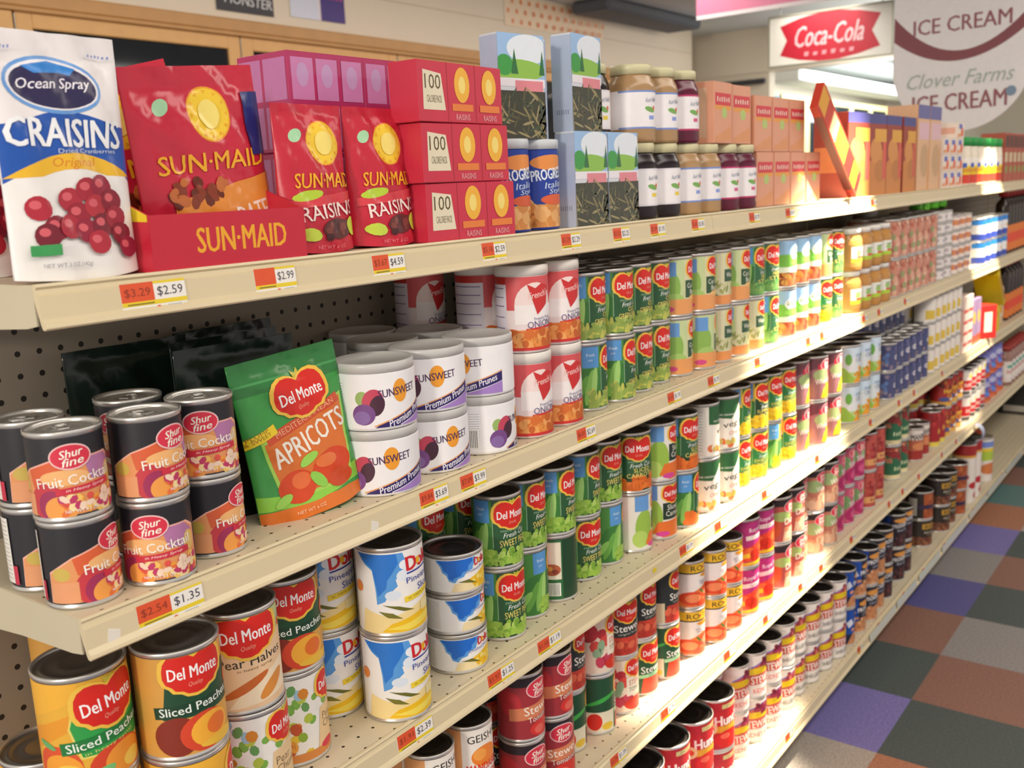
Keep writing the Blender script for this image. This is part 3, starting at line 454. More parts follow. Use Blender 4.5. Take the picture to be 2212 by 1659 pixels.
# ------------------------------------------------------------------ the shelving
BEIGE = 'dccca8'
X0, PITCH, NS = .422, 1.28, 5
deckm = holes('dccfb2', 'xy', .0255, .0021, True, .42)
lipm = mat(BEIGE, .32, 0, .03, 8)
pegm = holes('9a8f80', 'xz', .0254, .0034, False, .65)
sideM = mat('cfc4a8', .45, 0, .04, 12)
ORDS = ['near end', 'second', 'third', 'fourth', 'far end']
for s in range(1, 6):
    z = SZ[s]; SHN = {1: 'top', 2: 'second', 3: 'third', 4: 'fourth', 5: 'bottom'}[s]
    for k in range(NS):
        a, b = X0 + k * PITCH + .0006, X0 + (k + 1) * PITCH - .0006
        m = MB(); m.box(a + .001, .0125, z - .012, b - .001, .298, z)
        root = m.obj('metal_shelf', deckm)
        set_thing(root, 'beige metal shelf, %s level, %s section of the run' % (SHN, ORDS[k]), 'shelf', 'shelves of the store gondola')
        L = MB()
        prof = [(.0125, .0), (.010, .0012), (.0075, .0012), (.0062, -.0012), (.0085, -.0035), (.0075, -.0075), (.0052, -.009), (.0032, -.028), (-.0006, -.0325), (-.0016, -.0355), (.0, -.0372), (.004, -.0368), (.006, -.033), (.0125, -.012)]
        L.prism([(y, z + q) for y, q in prof], a, b)
        o = L.obj('front_lip', lipm, root)
        for sx, e in ((a, 1), (b, -1)):
            S = MB(); x1 = sx + e * .0018
            S.prism([(.0126, z - .0005), (.0126, z - .034), (.03, z - .037), (.12, z - (.042 if s < 5 else .037)), (.298, z - (.06 if s < 5 else .037)), (.298, z - .0005)], min(sx, x1), max(sx, x1))
            S.obj('side_bracket', sideM, root)
for k in range(NS):
    a, b = X0 + k * PITCH, X0 + (k + 1) * PITCH
    m = MB(); m.box(a + .004, .302, .05, b - .004, .309, 1.352)
    p = m.obj('pegboard_panel', pegm); set_thing(p, 'grey-brown pegboard back panel behind the %s shelf section' % ORDS[k], 'panel', 'pegboard backs')
    m = MB(); m.box(a + .003, .05, .0005, b - .003, .062, .0772)
    p = m.obj('kick_plate', mat('6a6254', .6)); set_thing(p, 'dark kick plate under the bottom shelf, %s section' % ORDS[k], 'kick plate', 'kick plates')
for k in range(NS + 1):
    a = X0 + k * PITCH; m = MB(); m.box(a - .003, .2985, .0005, a + .003, .34, 1.352)
    p = m.obj('upright_post', sideM); set_thing(p, 'slim beige upright post behind shelf joint number %s from near end' % ORD[k], 'post', 'gondola upright posts')

# ------------------------------------------------------------------ price tags on the lips
def flat(name, prims, w, h, parent=None, t=.0006, base='f4f1ea', side='e8e4da', eps=.00006):
    """a thin card standing in the xz plane, artwork towards -y; origin at its bottom centre"""
    m = MB(); m.box(-w / 2, 0, 0, w / 2, t, h); o = m.obj(name, mat(side), parent)
    node = lambda u, v: (Vector((u * h, 0, v * h)), Vector((0, -1, 0)))
    art('print', R(-w / h / 2, 0, w / h / 2, 1, base) + prims, node, [-w / h / 2, w / h / 2], [0, 1], o, eps).location = (0, -.0001, 0)
    return o
TAGS = {1: [(.53, '3.29', '2.59', .058, 'the white cranberry bag'), (.672, '', '2.99', .046, 'the red raisin tray'), (.84, '3.67', '4.59', .046, 'the tall raisin bags'), (1.04, '5.18', '2.59', .044, 'the mini raisin packs'), (1.225, '3.29', '2.29', .044, 'the bread crumb canisters'), (1.37, '3.25', '2.25', .044, 'the tree picture packs'), (1.49, '2.99', '1.95', .044, 'the first dark jars'), (1.64, '2.69', '1.85', .044, 'the tan jars'), (1.89, '2.29', '1.79', .044, 'the magenta jars'), (2.08, '2.99', '1.69', .044, 'the salmon boxes'), (2.66, '2.59', '1.99', .044, 'the first brown boxes')],
 2: [(.51, '2.54', '1.35', .062, 'the fruit cocktail cans'), (.893, '9.84', '3.69', .046, 'the first prune tub'), (.972, '7.09', '3.99', .046, 'the prune tubs'), (1.25, '6.07', '2.69', .046, 'the fried onion canisters'), (1.54, '1.59', '1.19', .042, 'the cut green beans'), (1.7, '1.59', '1.19', .042, 'the beige-orange cans'), (1.92, '1.59', '1.09', .042, 'the wax beans'), (2.21, '1.59', '1.09', .042, 'the bean salad cans'), (2.3, '1.79', '1.29', .042, 'the last bean salad can'), (2.61, '2.19', '1.39', .042, 'the first fruit sauce jar'), (2.74, '2.19', '1.39', .042, 'the fruit sauce jars'), (2.99, '2.09', '1.49', .042, 'the pink stew cans')],
 3: [(.83, '1.91', '2.39', .056, 'the tall pineapple cans'), (1.01, '1.97', '1.25', .052, 'the flat pineapple cans'), (1.13, '1.58', '1.19', .052, 'the first sweet peas'), (1.58, '1.59', '1.19', .046, 'the white carrot can'), (1.73, '1.59', '1.19', .046, 'the mixed vegetables'), (1.96, '1.59', '1.19', .042, 'the creamed corn'), (2.28, '1.59', '1.09', .042, 'the whole corn'), (2.69, '1.59', '1.09', .042, 'the crisp corn'), (2.96, '2.19', '1.59', .042, 'the first navy milk cans'), (3.12, '2.19', '1.59', .042, 'the navy milk cans'), (3.46, '2.09', '1.39', .042, 'the white-yellow milk cans')],
 4: [(1.32, '1.79', '1.39', .046, 'the black stewed tomatoes'), (1.5, '1.79', '1.39', .046, 'the green stewed tomatoes'), (1.77, '1.59', '1.29', .046, 'the yellow-banded tomato cans'), (1.97, '1.99', '1.49', .042, 'the candied yams'), (2.18, '1.19', '.89', .042, 'the diced potatoes'), (2.32, '1.19', '.89', .042, 'the whole potatoes'), (2.55, '1.19', '.99', .042, 'the sliced beets'), (2.89, '1.29', '.99', .042, 'the kidney beans'), (3.03, '1.29', '.99', .042, 'the gap before the green-banded cans'), (3.21, '1.29', '1.09', .042, 'the green-banded beans'), (3.5, '1.89', '1.49', .042, 'the tall red chili'), (3.7, '2.19', '1.79', .042, 'the red-yellow chili')],
 5: [(1.9, '1.79', '1.09', .046, 'the first white bean cans'), (2.11, '1.19', '.89', .046, 'the red-lettered bean cans'), (2.64, '1.19', '.99', .042, 'the first blue bean cans'), (2.82, '1.59', '1.19', .042, 'the blue bean cans'), (3.08, '1.59', '1.19', .042, 'the dark bean cans'), (3.31, '1.59', '1.19', .042, 'the gap beside the black beans'), (3.59, '2.29', '1.89', .042, 'the baked beans'), (4.03, '2.49', '1.99', .042, 'the white jug'), (4.24, '2.49', '1.99', .042, 'the bare stretch past the jug'), (4.57, '2.49', '1.99', .042, 'the yellow bags'), (4.86, '2.49', '1.99', .042, 'the far bare shelf')]}
for s, l in TAGS.items():
    for x, p1, p2, w, what in l:
        h = .028; w *= 1.16; U = w / h / 2
        a = R(-U, .38, -.0, 1, 'e2562c') + R(0, .38, U, 1, 'f3efe8') + R(-U, .26, U, .4, 'ecd12c') + R(0, .92, U, 1, 'ecd12c')
        if p1: a += T('$' + p1, -U * .5, .68, .3, '9c3a24', U * .78)
        a += T('$' + p2, U * .5, .65, .34, '4a4550', U * .8) + bars(U * .35, .02, U * .5, .2, 8) + E(.08 * U, .15, .08, .07, 'e06a3a') + R(-U * .8, .04, -U * .3, .12, 'ecd12c') + R(-U * .85, .3, -.05, .34, '8a7a2a')
        o = flat('price_tag', a, w, h)
        o.location = (x, .0018, SZ[s] - .0345); o.rotation_euler = (math.radians(-6), 0, 0)
        set_thing(o, 'orange-white price tag reading $%s on %s lip below %s' % (p2, SN[s].replace(' shelf', '-shelf'), what), 'price tag', 'price tags along the shelf lips')
# clear and pale label strips clipped over the far bottom lip
for i, (a, b) in enumerate([(2.72, 2.97), (2.99, 3.2), (3.24, 3.5), (3.54, 3.9), (3.95, 4.24), (4.27, 4.6), (4.64, 5.0), (5.05, 5.5)]):
    m = MB(); m.prism([(.0085 - .0065, .115 - .0075), (-.0005, .115 - .031), (-.0022, .115 - .031), (.0005, .115 - .0065)], a, b)
    o = m.obj('label_strip', mat('d3dad2', .2, 0, .03, 20, .8)); set_thing(o, 'pale plastic label strip clipped to bottom lip, %s strip from near end' % ORD[i], 'label strip', 'plastic label strips')
m = MB(); m.prism([(-.0006, 0), (0, 0), (0, .013), (-.0006, .010)], -.006, .006)
for x, s, w in ((.785, 2, 'torn scrap of white paper stuck to second-shelf lip below the apricot bag'), (.448, 2, 'torn white sticker remnant at near corner of the second-shelf lip')):
    o = m.obj('paper_scrap', mat('e6e0d4', .5)); o.location = (x, .0035, SZ[s] - .029); o.rotation_euler = (-.1, .25, 0); set_thing(o, w, 'paper scrap')
m = MB(); m.prism([(0, 0), (.0006, 0), (.0006, .007), (0, .007)], 0, .012); o = m.obj('sticker', mat('e8d020')); o.location = (1.452, .003, SZ[3] - .02); set_thing(o, 'tiny yellow sticker on third-shelf lip past the price tags', 'sticker')

# ------------------------------------------------------------------ cans
F = 'fruit'
stack(2, .460, .128, [(F, 52), (F, 50)], 'rear'); stack(2, .456, .056, [(F, 33), (F, -20)])
stack(2, .527, .040, [(F, -42), (F, 14)]); stack(2, .602, .056, [(F, 30), (F, -34)]); stack(2, .566, .125, [(F, 20), (F, -60)], 'rear')
g = [1.342, 1.421, 1.5, 1.579]
stack(2, g[0], .064, [('beans', 34), ('beans', 6)]); stack(2, g[1], .056, [('beans', 16), ('beans', -6)]); stack(2, g[2], .066, [('beans', 2), ('beans', 0)]); stack(2, g[3], .072, [('beans', 0), ('beans', -4)])
stack(2, 1.659, .066, [('lowsod', 14), ('lowsod', 6)]); stack(2, 1.738, .058, [('lowsod', 30), ('lowsod', -4)])
stack(2, 1.817, .06, [('lima', 4), ('lima', 6)]); stack(2, 1.896, .056, [('lima', 2), ('lowsod', -6)]); stack(2, 1.975, .058, [('lima', -2), ('beans2', 8)]); stack(2, 2.054, .059, [('beans2', 12), ('beans2', -8)])
run(2, g, ['beans', 'beans'], .146, 2); run(2, [1.659, 1.738], ['lowsod'] * 2, .144, 1); run(2, [1.817, 1.896, 1.975, 2.054], ['beans2'] * 2, .138, 1)
run(2, [2.164, 2.243, 2.322], ['gg', 'gg'], .06, 2, [-8, -10, -12]); stack(2, 2.401, .06, [('corn', -8), ('lowsod', 0)]); stack(2, 2.482, .06, [('beans2', -8), ('beans2', -12)])
run(2, [2.95, 3.03, 3.11, 3.19, 3.27, 3.35], ['pinkb', 'pinkb'], .05, 1); run(2, [2.95, 3.03, 3.11, 3.19], ['pinkb', 'pinkb'], .13, 1); stack(2, 3.29, .225, [('pinkb', 10), ('pinkb', 30), ('tuna', 0)], 'rearmost')
run(2, [3.445, 3.54], ['tuna'] * 6, .055, 2); run(2, [3.64, 3.73, 3.82], ['saus'] * 4, .05, 2)
run(2, [4.05, 4.15, 4.25, 4.35, 4.45], ['bluew', 'bluew'], .055, 1)
# third shelf
stack(3, .450, .076, [('peaches', 10), ('peaches', -6)]); stack(3, .532, .04, [('peaches', 60), ('peaches_dark', -14)]); stack(3, .622, .058, [('pears_chunk', -2), ('pears', -18)]); stack(3, .706, .085, [('pears_chunk', 14), ('peaches_dark', -22)])
stack(3, .532, .248, [('peaches', 20), ('peaches_dark', 40)], 'rear'); stack(3, .447, .163, [('peaches', -40)], 'middle'); run(3, [.64, .73], ['peaches', 'pears'], .175, 2)
stack(3, .806, .128, [('pine', -2), ('pine', -14)]); stack(3, .847, .046, [('pine', -4), ('pine', -6)]); stack(3, .986, .062, [('crush', 0), ('crush', 18), ('crush', 2)])
stack(3, 1.097, .066, [('peas', -12), ('peas', -16)]); stack(3, 1.176, .08, [('peas', 66), ('peas', 4)]); stack(3, 1.254, .076, [('peas', 176), ('peas', 12)]); stack(3, 1.345, .086, [('peas', -16), ('peas', 16)]); stack(3, 1.425, .09, [('peas', 62), ('peas', -10)])
run(3, [1.02, 1.11, 1.19, 1.27, 1.35, 1.43], ['peas', 'peas'], [.15, .15, .16, .16, .168, .17], 2)
stack(3, 1.504, .075, [('sliced_carrot_white', 28), ('carrots', -38)]); stack(3, 1.584, .066, [('sliced_carrot_white', -28), ('sliced_carrot_white', -6)]); stack(3, 1.663, .06, [('carrots', 32), ('carrots', -10)])
run(3, [1.504, 1.584, 1.663], ['carrots', 'carrots'], .156, 2)
stack(3, 1.766, .063, [('veg', -12), ('veg', 40)]); stack(3, 1.845, .055, [('veg', -12), ('veg', -14)]); run(3, [1.766, 1.845], ['veg', 'veg'], .141, 2)
stack(3, 1.944, .075, [('corn', 0), ('corn', 14)]); stack(3, 2.023, .068, [('corn', -14), ('corn2', -6)]); stack(3, 2.104, .068, [('corn', 44), ('corn', -8)]); stack(3, 2.188, .067, [('corn', -10), ('corn', -12)])
run(3, [1.944, 2.023, 2.104, 2.188], ['corn', 'corn'], .151, 2)
stack(3, 2.275, .067, [('kernel', -4), ('kernel', 0)]); stack(3, 2.355, .05, [('kernel', -10), ('kernel', -16)]); stack(3, 2.438, .044, [('kernel', -22), ('kernel', -8)]); run(3, [2.275, 2.355, 2.438], ['kernel', 'kernel'], [.15, .14, .14], 2)
run(3, [2.61, 2.70, 2.79], ['steam', 'steam'], .057, 3, [-6, -14, -16]); 
run(3, [2.93, 3.0, 3.07, 3.14, 3.21, 3.28], ['navy'] * 2, .045, 1); run(3, [2.93, 3.0, 3.07, 3.14, 3.21, 3.28], ['navy'] * 3, .118, 2)
run(3, [3.37, 3.44, 3.51, 3.58, 3.65, 3.72], ['wyell'] * 3, .045, 2)
# fourth shelf
stack(4, .912, .06, [('geisha', 0), ('geisha', -6)]); stack(4, .998, .06, [('geisha', 0), ('geisha', -16)])
stack(4, 1.128, .062, [('stew_sf', -14), ('stew_sf', -4)]); stack(4, 1.208, .062, [('stew_sf', -26), ('stew_sf', 0)]); stack(4, 1.287, .088, [('stew_green', 60), ('stew_dm', 12)]); stack(4, 1.366, .078, [('stew_green', 50), ('stew_pink', 8)])
stack(4, 1.446, .076, [('stew_pink', -12), ('stew_dm', -30)]); stack(4, 1.525, .08, [('stew_green', -14), ('stew_dm', -8)]); stack(4, 1.604, .073, [('stew_green', -6), ('stew_dm', 8)])
run(4, [1.13, 1.21, 1.29, 1.37, 1.45, 1.53, 1.61], ['stew_dm', 'stew_dm'], [.145, .145, .166, .158, .156, .158, .152], 2); run(4, [.94, 1.02], ['geisha'] * 2, .136, 2)
stack(4, 1.714, .068, [('rotel', -20), ('rotel', -4)]); stack(4, 1.79, .057, [('rotel', -10), ('rotel', -8)]); stack(4, 1.866, .055, [('rotel', -6), ('rotel', -22)]); run(4, [1.714, 1.79, 1.866], ['rotel', 'rotel'], .138, 2)
run(4, [1.95, 2.034], ['prince', 'prince'], .056, 3, [-10, -14]); run(4, [2.125, 2.207], ['diced', 'diced'], .05, 3, [-8, -14])
run(4, [2.295, 2.375, 2.455], ['whites', 'whites'], [.075, .061, .053], 3, [-10, -14, -16]); run(4, [2.54, 2.623, 2.705], ['beets', 'beets'], .064, 3, [-10, -16, -16]); run(4, [2.79, 2.87], ['kidney', 'kidney'], .056, 3, [0, -10])
run(4, [3.098, 3.18], ['gbean', 'gbean'], .072, 3, [-20, -20]); run(4, [3.344, 3.422], ['manwich'], .066, 1, [-14, -18]); run(4, [3.27, 3.35, 3.43], ['manwich', 'manwich'], .14, 2)
run(4, [3.53, 3.6], ['redtall'], .055, 1); run(4, [3.52, 3.59], ['redtall'] * 2, .128, 2); run(4, [3.69, 3.77, 3.85], ['hormel', 'hormel'], .062, 3, [-18] * 3)
run(4, [3.96, 4.04, 4.12, 4.2], ['redwhite', 'redwhite'], .055, 2, [-20] * 4)
# bottom shelf
run(5, [1.372, 1.476, 1.58, 1.684, 1.788], ['hunts', 'hunts'], .056, 2, [-8, -10, -14, -16, -18]); 
xs = [1.951, 2.033, 2.115, 2.21, 2.29, 2.371, 2.455, 2.54]
stack(5, 1.878, .11, [('stewart_k', -12), ('stewart_k', -10)])
for i, x in enumerate(xs): stack(5, x, [.079, .072, .067, .07, .073, .064, .059, .052][i], [(('stewart_k', 'stewart')[i > 2], RND.uniform(-26, 8)), (('stewart_k', 'stewart')[i > 2], RND.uniform(-24, 6))])
run(5, [x + .01 for x in xs], ['stewart', 'stewart'], .156, 2)
run(5, [2.626, 2.722], ['prog_beans', 'prog_beans'], .054, 3, [40, 10]); run(5, [2.818], ['prog_beans', 'prog_beans'], .05, 3, [-10]); run(5, [2.91], ['prog_beans'] * 2, .058, 3, [-12])
run(5, [3.0], ['prog_dark'] * 2, .06, 3, [-16]); run(5, [3.16, 3.24], ['prog_dark'] * 2, .066, 3, [-16, -18])
stack(5, 3.517, .079, [('bush', -26), ('bush_rust', 0)]); stack(5, 3.7, .063, [('bush', -20), ('bush', -24)]); stack(5, 3.8, .065, [('bush', -20), ('bush', -24)]); stack(5, 3.92, .056, [('bush_rust', -20), ('bush_rust', -24)])
run(5, [3.5, 3.6, 3.7, 3.8], ['bush', 'bush'], .176, 1)

# ------------------------------------------------------------------ other packages
def box_thing(name, w, d, h, col, front, side=None, top=None, b=.0012, rough=.4):
    """carton, origin at bottom centre; front print towards -y, side print towards -x"""
    m = MB(); m.bev(-w / 2, -d / 2, 0, w / 2, d / 2, h, b); o = m.obj(name, mat(col, rough))
    U = w / h / 2
    art('front_print', R(-U + .012, .012, U - .012, .988, col) + front, lambda u, v: (Vector((u * h, -d / 2 - .0001, v * h)), Vector((0, -1, 0))), [-U, U], [0, 1], o, .00006, rough)
    if side is not None:
        D = d / h / 2
        art('side_print', R(-D + .012, .012, D - .012, .988, col) + side, lambda u, v: (Vector((-w / 2 - .0001, -u * h, v * h)), Vector((-1, 0, 0))), [-D, D], [0, 1], o, .00006, rough)
    return proto(o)
def bag_thing(name, w, h, dep, col, front, seed=1, top=.07, rough=.3, gusset=.8, crumple=.0012):
    """stand-up pouch: sealed flat top, swollen belly, gusseted foot"""
    rn = random.Random(seed); ph = [rn.uniform(0, 6) for _ in range(6)]
    nu, nv = 16, 22; U = w / h / 2; us, vs = lins(-U, U, nu), lins(0, 1, nv)
    def surf(u, v, sgn=-1):
        e = 1 - (abs(u) / U) ** 2.4; t = max(0, 1 - v / (1 - top)); bel = gusset * t ** .45 if v < 1 - top else 0
        wr = crumple * (math.sin(9 * u / U + ph[0] + 7 * v) + math.sin(17 * v + ph[1] + 3 * u / U) + .6 * math.sin(31 * v + 12 * u / U + ph[2])) * min(1, e * 2)
        y = sgn * (dep / 2 * bel * max(e, 0) ** .55 + .0008) + wr
        zz = v * h + (.0 if v > .02 else -.0) + .004 * (abs(u) / U) ** 2 * max(0, 1 - v * 8)
        return Vector((u * h * (1 - .03 * bel * math.sin(PI * min(1, v))), y, zz))
    def node(u, v):
        e = .004; a = surf(u + e, v) - surf(u - e, v); b = surf(u, v + e) - surf(u, v - e); n = a.cross(b).normalized()
        if n.y > 0: n = -n
        return surf(u, v), n
    V = []; Fc = []
    for sgn in (-1, 1):
        for v in vs:
            for u in us: V.append(tuple(surf(u, v, sgn)))
    n1 = (nu + 1) * (nv + 1); I = lambda s_, i, j: s_ * n1 + j * (nu + 1) + i
    for j in range(nv):
        for i in range(nu):
            Fc.append((I(0, i, j), I(0, i + 1, j), I(0, i + 1, j + 1), I(0, i, j + 1))); Fc.append((I(1, i, j), I(1, i, j + 1), I(1, i + 1, j + 1), I(1, i + 1, j)))
        for i, q in ((0, 0), (nu, 1)):
            f = (I(0, i, j), I(0, i, j + 1), I(1, i, j + 1), I(1, i, j)); Fc.append(f if q == 0 else f[::-1])
    for i in range(nu):
        Fc.append((I(0, i, 0), I(1, i, 0), I(1, i + 1, 0), I(0, i + 1, 0))); Fc.append((I(0, i, nv), I(0, i + 1, nv), I(1, i + 1, nv), I(1, i, nv)))
    o = mesh_obj(name, V, Fc, mat(col, rough), None, None, True)
    a = art('front_print', R(-U, 0, U, 1, col) + front, node, us, vs, o, .00007, rough); a.location.y = -.0007
    return proto(o)
def pot(name, r, h, prims, paper, lidc, lh=.014, lr=None, body=None, rough=.4, v0=.0, v1=1., neck=None, metal=0, trans=0):
    """canister, tub or jar with a separate cap"""
    m = MB(); bh = h - lh; lr = lr or r + .001
    if neck: prof = [(r - .004, 0), (r - .001, .0015), (r, .005), (r, bh * .8), (r * .96, bh * .88), (neck, bh * .97), (neck, bh)]
    else: prof = [(r - .003, 0), (r - .0006, .001), (r, .004), (r, bh)]
    m.lathe(prof, NSEG, cap0=True, cap1=True); o = m.obj(name, mat(body or paper, .2 if neck else rough, 0, .05, 60, .5, None, trans), None, True)
    l = MB(); l.lathe([(lr, bh + .0003), (lr, h - .002), (lr - .0012, h), (lr - .003, h), (lr - .0045, h - .0015), (.001, h - .0015)], NSEG, cap0=True, cap1=True); l.obj('lid', mat(lidc, .35, metal), o, True)
    label_cyl(r + .0002, max(.004, v0 * bh), min(bh - .001, v1 * bh) , prims, o, 'label', paper)
    return proto(o)
def put(pr, x, y, z, rz, label, cat, group=None, rot=None): return dup(pr, (x, y, z + .0003), rz, label, cat, group, rot)

# top shelf
Z1 = SZ[1]
swoosh = lambda y, t, a, c: P([(-.3, y)] + [(-.3 + .6 * k / 12, y + t + a * math.sin(PI * k / 12)) for k in range(13)] + [(.3, y)], c)
cran = (R(-.3, .0, .3, .46, 'f2efec') + P([(-.3, .40)] + [(x, .40 + .1 * math.sin(PI * (x + .3) / .6)) for x in lins(-.3, .3, 12)] + [(.3, .40), (.3, .68)] + [(x, .66 + .03 * math.cos(PI * x / .3)) for x in lins(.3, -.3, 12)] + [(-.3, .62)], '1d55b0')
  + P([(-.3, .34)] + [(x, .355 + .1 * math.sin(PI * (x + .3) / .6)) for x in lins(-.3, .3, 12)] + [(.3, .34), (.3, .43)] + [(x, .42 + .1 * math.sin(PI * (x + .3) / .6)) for x in lins(.3, -.3, 12)] + [(-.3, .43)], 'f0bc2e')
  + T('Original', .0, .477, .05, 'e0862a', .2, 0, .2) + E(-.03, .79, .215, .115, '6aa0e0', 30, -3) + E(-.03, .79, .2, .1, 'f0eef4', 30, -3) + E(-.03, .787, .188, .09, '2a2350', 30, -3) + P([(-.16, .86), (-.04, .79), (.0, .79), (.08, .86), (-.04, .885)], '2f86d8') + P([(-.16, .83), (-.06, .79), (.02, .77), (.1, .82), (0, .84)], '2a2350')
  + T('Ocean Spray', -.03, .79, .055, 'f4f0f8', .32, 2, .3, .015) + T('CRAISINS', -.01, .6, .115, 'f4f6fa', .52, -1, .12, .03) + T('Dried Cranberries', .07, .527, .018, 'cfd8ea', .28) + sum((E(x, y, .052, .05, c, 14) + E(x - .012, y + .014, .022, .018, 'd8606a', 10) for x, y, c in
   [(-.19, .3, 'b3263a'), (-.13, .22, '8a1c30'), (-.17, .19, '7a1a2c'), (-.05, .33, 'b02a3c'), (.03, .37, 'a82438'), (.1, .38, '96203a'), (-.02, .27, '9c2236'), (.06, .3, 'b8303e'), (.14, .32, '8a1c30'), (-.07, .22, 'b02a3c'), (.0, .2, '96203a'), (.08, .22, '7e1a2e'), (.15, .25, 'a02438'), (.05, .15, 'b4283a'), (.17, .18, '86192c'), (.2, .12, '96203a')]), [])
  + R(-.24, .11, -.13, .155, '3f9e58') + T('NET WT 5 OZ (142g)', -.1, .065, .022, '8a8894', .2) + D(-.24, .93, .012, '8a9ad0', .08) + D(.2, .92, .012, '8a9ad0', .1))
crb = bag_thing('dried_cranberry_bag', .122, .208, .045, 'f1ecec', cran, 3, .12)
put(crb, .479, .036, Z1, 4, 'white and blue bag of dried cranberries standing at the near shelf end', 'bag')
put(crb, .452, .17, Z1, 8, 'white cranberry bag half hidden behind the front cranberry bag', 'bag')
def sunart(U, extra): return (E(-.28 * U * 2, .79, .055, .04, 'a8d8ac', 16, 35) + E(.06, .74, .15, .15, 'f0a02a', 28) + E(.06, .74, .14, .14, 'f7cf3a', 28) + sum((P([(.06 + .11 * math.cos(a), .74 + .11 * math.sin(a)), (.06 + .13 * math.cos(a + .1), .74 + .13 * math.sin(a + .1)), (.06 + .13 * math.cos(a - .1), .74 + .13 * math.sin(a - .1))], 'f3b42e') for a in lins(0, 2 * PI * 11 / 12, 11)), []) + E(.06, .74, .07, .08, 'f9e27a', 20)
  + T('SUN·MAID', .03, .49, .1, 'f4b42a', U * 1.7, 0, .08, .02) + extra)
dates = P([(-.3, .05), (-.3, .3), (.45, .4), (.45, .05)], 'e8923c') + T('PITTED DATES', .08, .16, .12, 'fbe8dc', .7, 6, 0, .02) + B(101, 18, -.3, .28, .1, .4, .03, ['6a2a1a', '8a3a22', 'c8703a'], 1.5) + R(.32, .5, .48, .85, '1f2f78')
smb = bag_thing('dried_fruit_bag', .168, .184, .04, 'cb2840', sunart(.45, dates), 7, .1, .22)
put(smb, .654, .07, Z1 + .012, 0, 'red dried fruit bag with yellow sun standing in the display tray', 'bag', None, (0, math.radians(-5), math.radians(4)))
put(smb, .603, .114, Z1 + .008, 0, 'red dried fruit bag leaning behind its twin in display tray', 'bag', None, (0, math.radians(-14), math.radians(-8)))
# display tray
m = MB(); tw, td, th = .186, .13, .052
m.box(-tw / 2, -td / 2, 0, tw / 2, td / 2, .002); m.box(-tw / 2, -td / 2, .002, tw / 2, -td / 2 + .002, th); m.box(-tw / 2, td / 2 - .002, .002, tw / 2, td / 2, th + .05)
for x in (-tw / 2, tw / 2 - .002): m.prism([(-td / 2 + .002, .002), (td / 2 - .002, .002), (td / 2 - .002, th + .045), (-td / 2 + .002, th)], x, x + .002)
tray = m.obj('display_tray', mat('c6233a', .4)); U = tw / th / 2
art('front_print', R(-U, 0, U, 1, 'c6233a') + T('SUN·MAID', .22, .5, .46, 'f0ac2a', 2.1, 0, 0, .025), lambda u, v: (Vector((u * th, -td / 2 - .0002, v * th)), Vector((0, -1, 0))), [-U, U], [0, 1], tray)
m = MB(); m.prism([(-td / 2 + .002, th - .006), (td / 2 - .002, th - .002), (td / 2 - .002, th + .045), (-td / 2 + .002, th)], -tw / 2 - .0006, -tw / 2 - .0001); m.obj('side_print', mat('e8c81e', .4), tray)
tray.location = (.63, .0 + .075, Z1 + .0003); set_thing(tray, 'red and yellow cardboard display tray lettered in gold, holding dried fruit bags', 'display tray')
rais = sunart(.3, P([(-.28, .36), (.28, .42), (.28, .34), (-.28, .3)], 'd8404a') + E(-.14, .39, .12, .035, 'b8d23a', 14, 8) + T('RAISINS', .03, .285, .1, 'f8e4dc', .5, 5, 0, .015) + E(.08, .16, .14, .07, '5a2a2a') + B(102, 22, -.06, .1, .22, .22, .025, ['6a3230', '4a2226', '7e4038']) + E(-.16, .13, .09, .045, 'c8dc4a', 14, -8) + E(.24, .17, .05, .07, 'c8dc4a') + T('NET WT 6 OZ', .0, .04, .025, 'e8808a', .24))
rb = bag_thing('raisin_bag', .1, .162, .06, 'c6233a', rais, 9, .06, .3)
put(rb, .775, .052, Z1, 0, 'tall red raisin bag beside the display tray', 'bag'); put(rb, .879, .052, Z1, 0, 'tall red raisin bag beside the mini raisin packs', 'bag')
hund = lambda x: P([(x - .3, .2), (x + .3, .2), (x + .2, .8), (x - .28, .85)], 'e6dcc0') + T('100', x - .03, .66, .24, '5a4a2a', .42) + T('CALORIE PACK', x, .38, .12, '6a5a3a', .4)
sunb = lambda x: E(x, .64, .22, .3, 'f2b43a', 20) + E(x, .64, .1, .15, 'f6dc7a', 14) + R(x - .3, .2, x + .3, .32, 'e8803a') + T('RAISINS', x, .1, .1, 'f0b0b4', .4)
mini = box_thing('mini_raisin_pack', .172, .045, .0715, 'cc3048', R(-.42, 0, -.4, 1, 'a81c2c') + R(.38, 0, .4, 1, 'a81c2c') + hund(-.78) + sunb(0) + sunb(.8), [])
for j, n in enumerate(('bottom', 'middle', 'top')): put(mini, 1.011 - j * .006, .034, Z1 + j * .0722, -2 + j * 2, 'red wrapped pack of mini raisin boxes, %s of its stack of three' % n, 'raisin pack', 'mini raisin packs')
wrap = box_thing('shrink_wrapped_pack', .125, .09, .115, 'b8386a', sum((R(x, y, x + .3, y + .42, 'cf86b8') + E(x + .15, y + .25, .08, .12, 'c8a0cc') for x in (-.5, -.16, .2) for y in (.04, .52)), []), sum((R(x, y, x + .34, y + .42, 'c67aae') for x in (-.36, .02) for y in (.04, .52)), []), rough=.12)
for i, (x, dz, w) in enumerate(((.876, 0, 'lower one behind the second raisin bag'), (.876, .1156, 'upper one behind the second raisin bag'), (1.0, 0, 'lower one behind the mini raisin packs'), (1.0, .1156, 'upper one behind the mini packs'))):
    put(wrap, x, .16 + .004 * (i % 2), Z1 + dz, 0, 'pink shrink-wrapped raisin multipack, ' + w, 'raisin pack', 'shrink-wrapped multipacks')
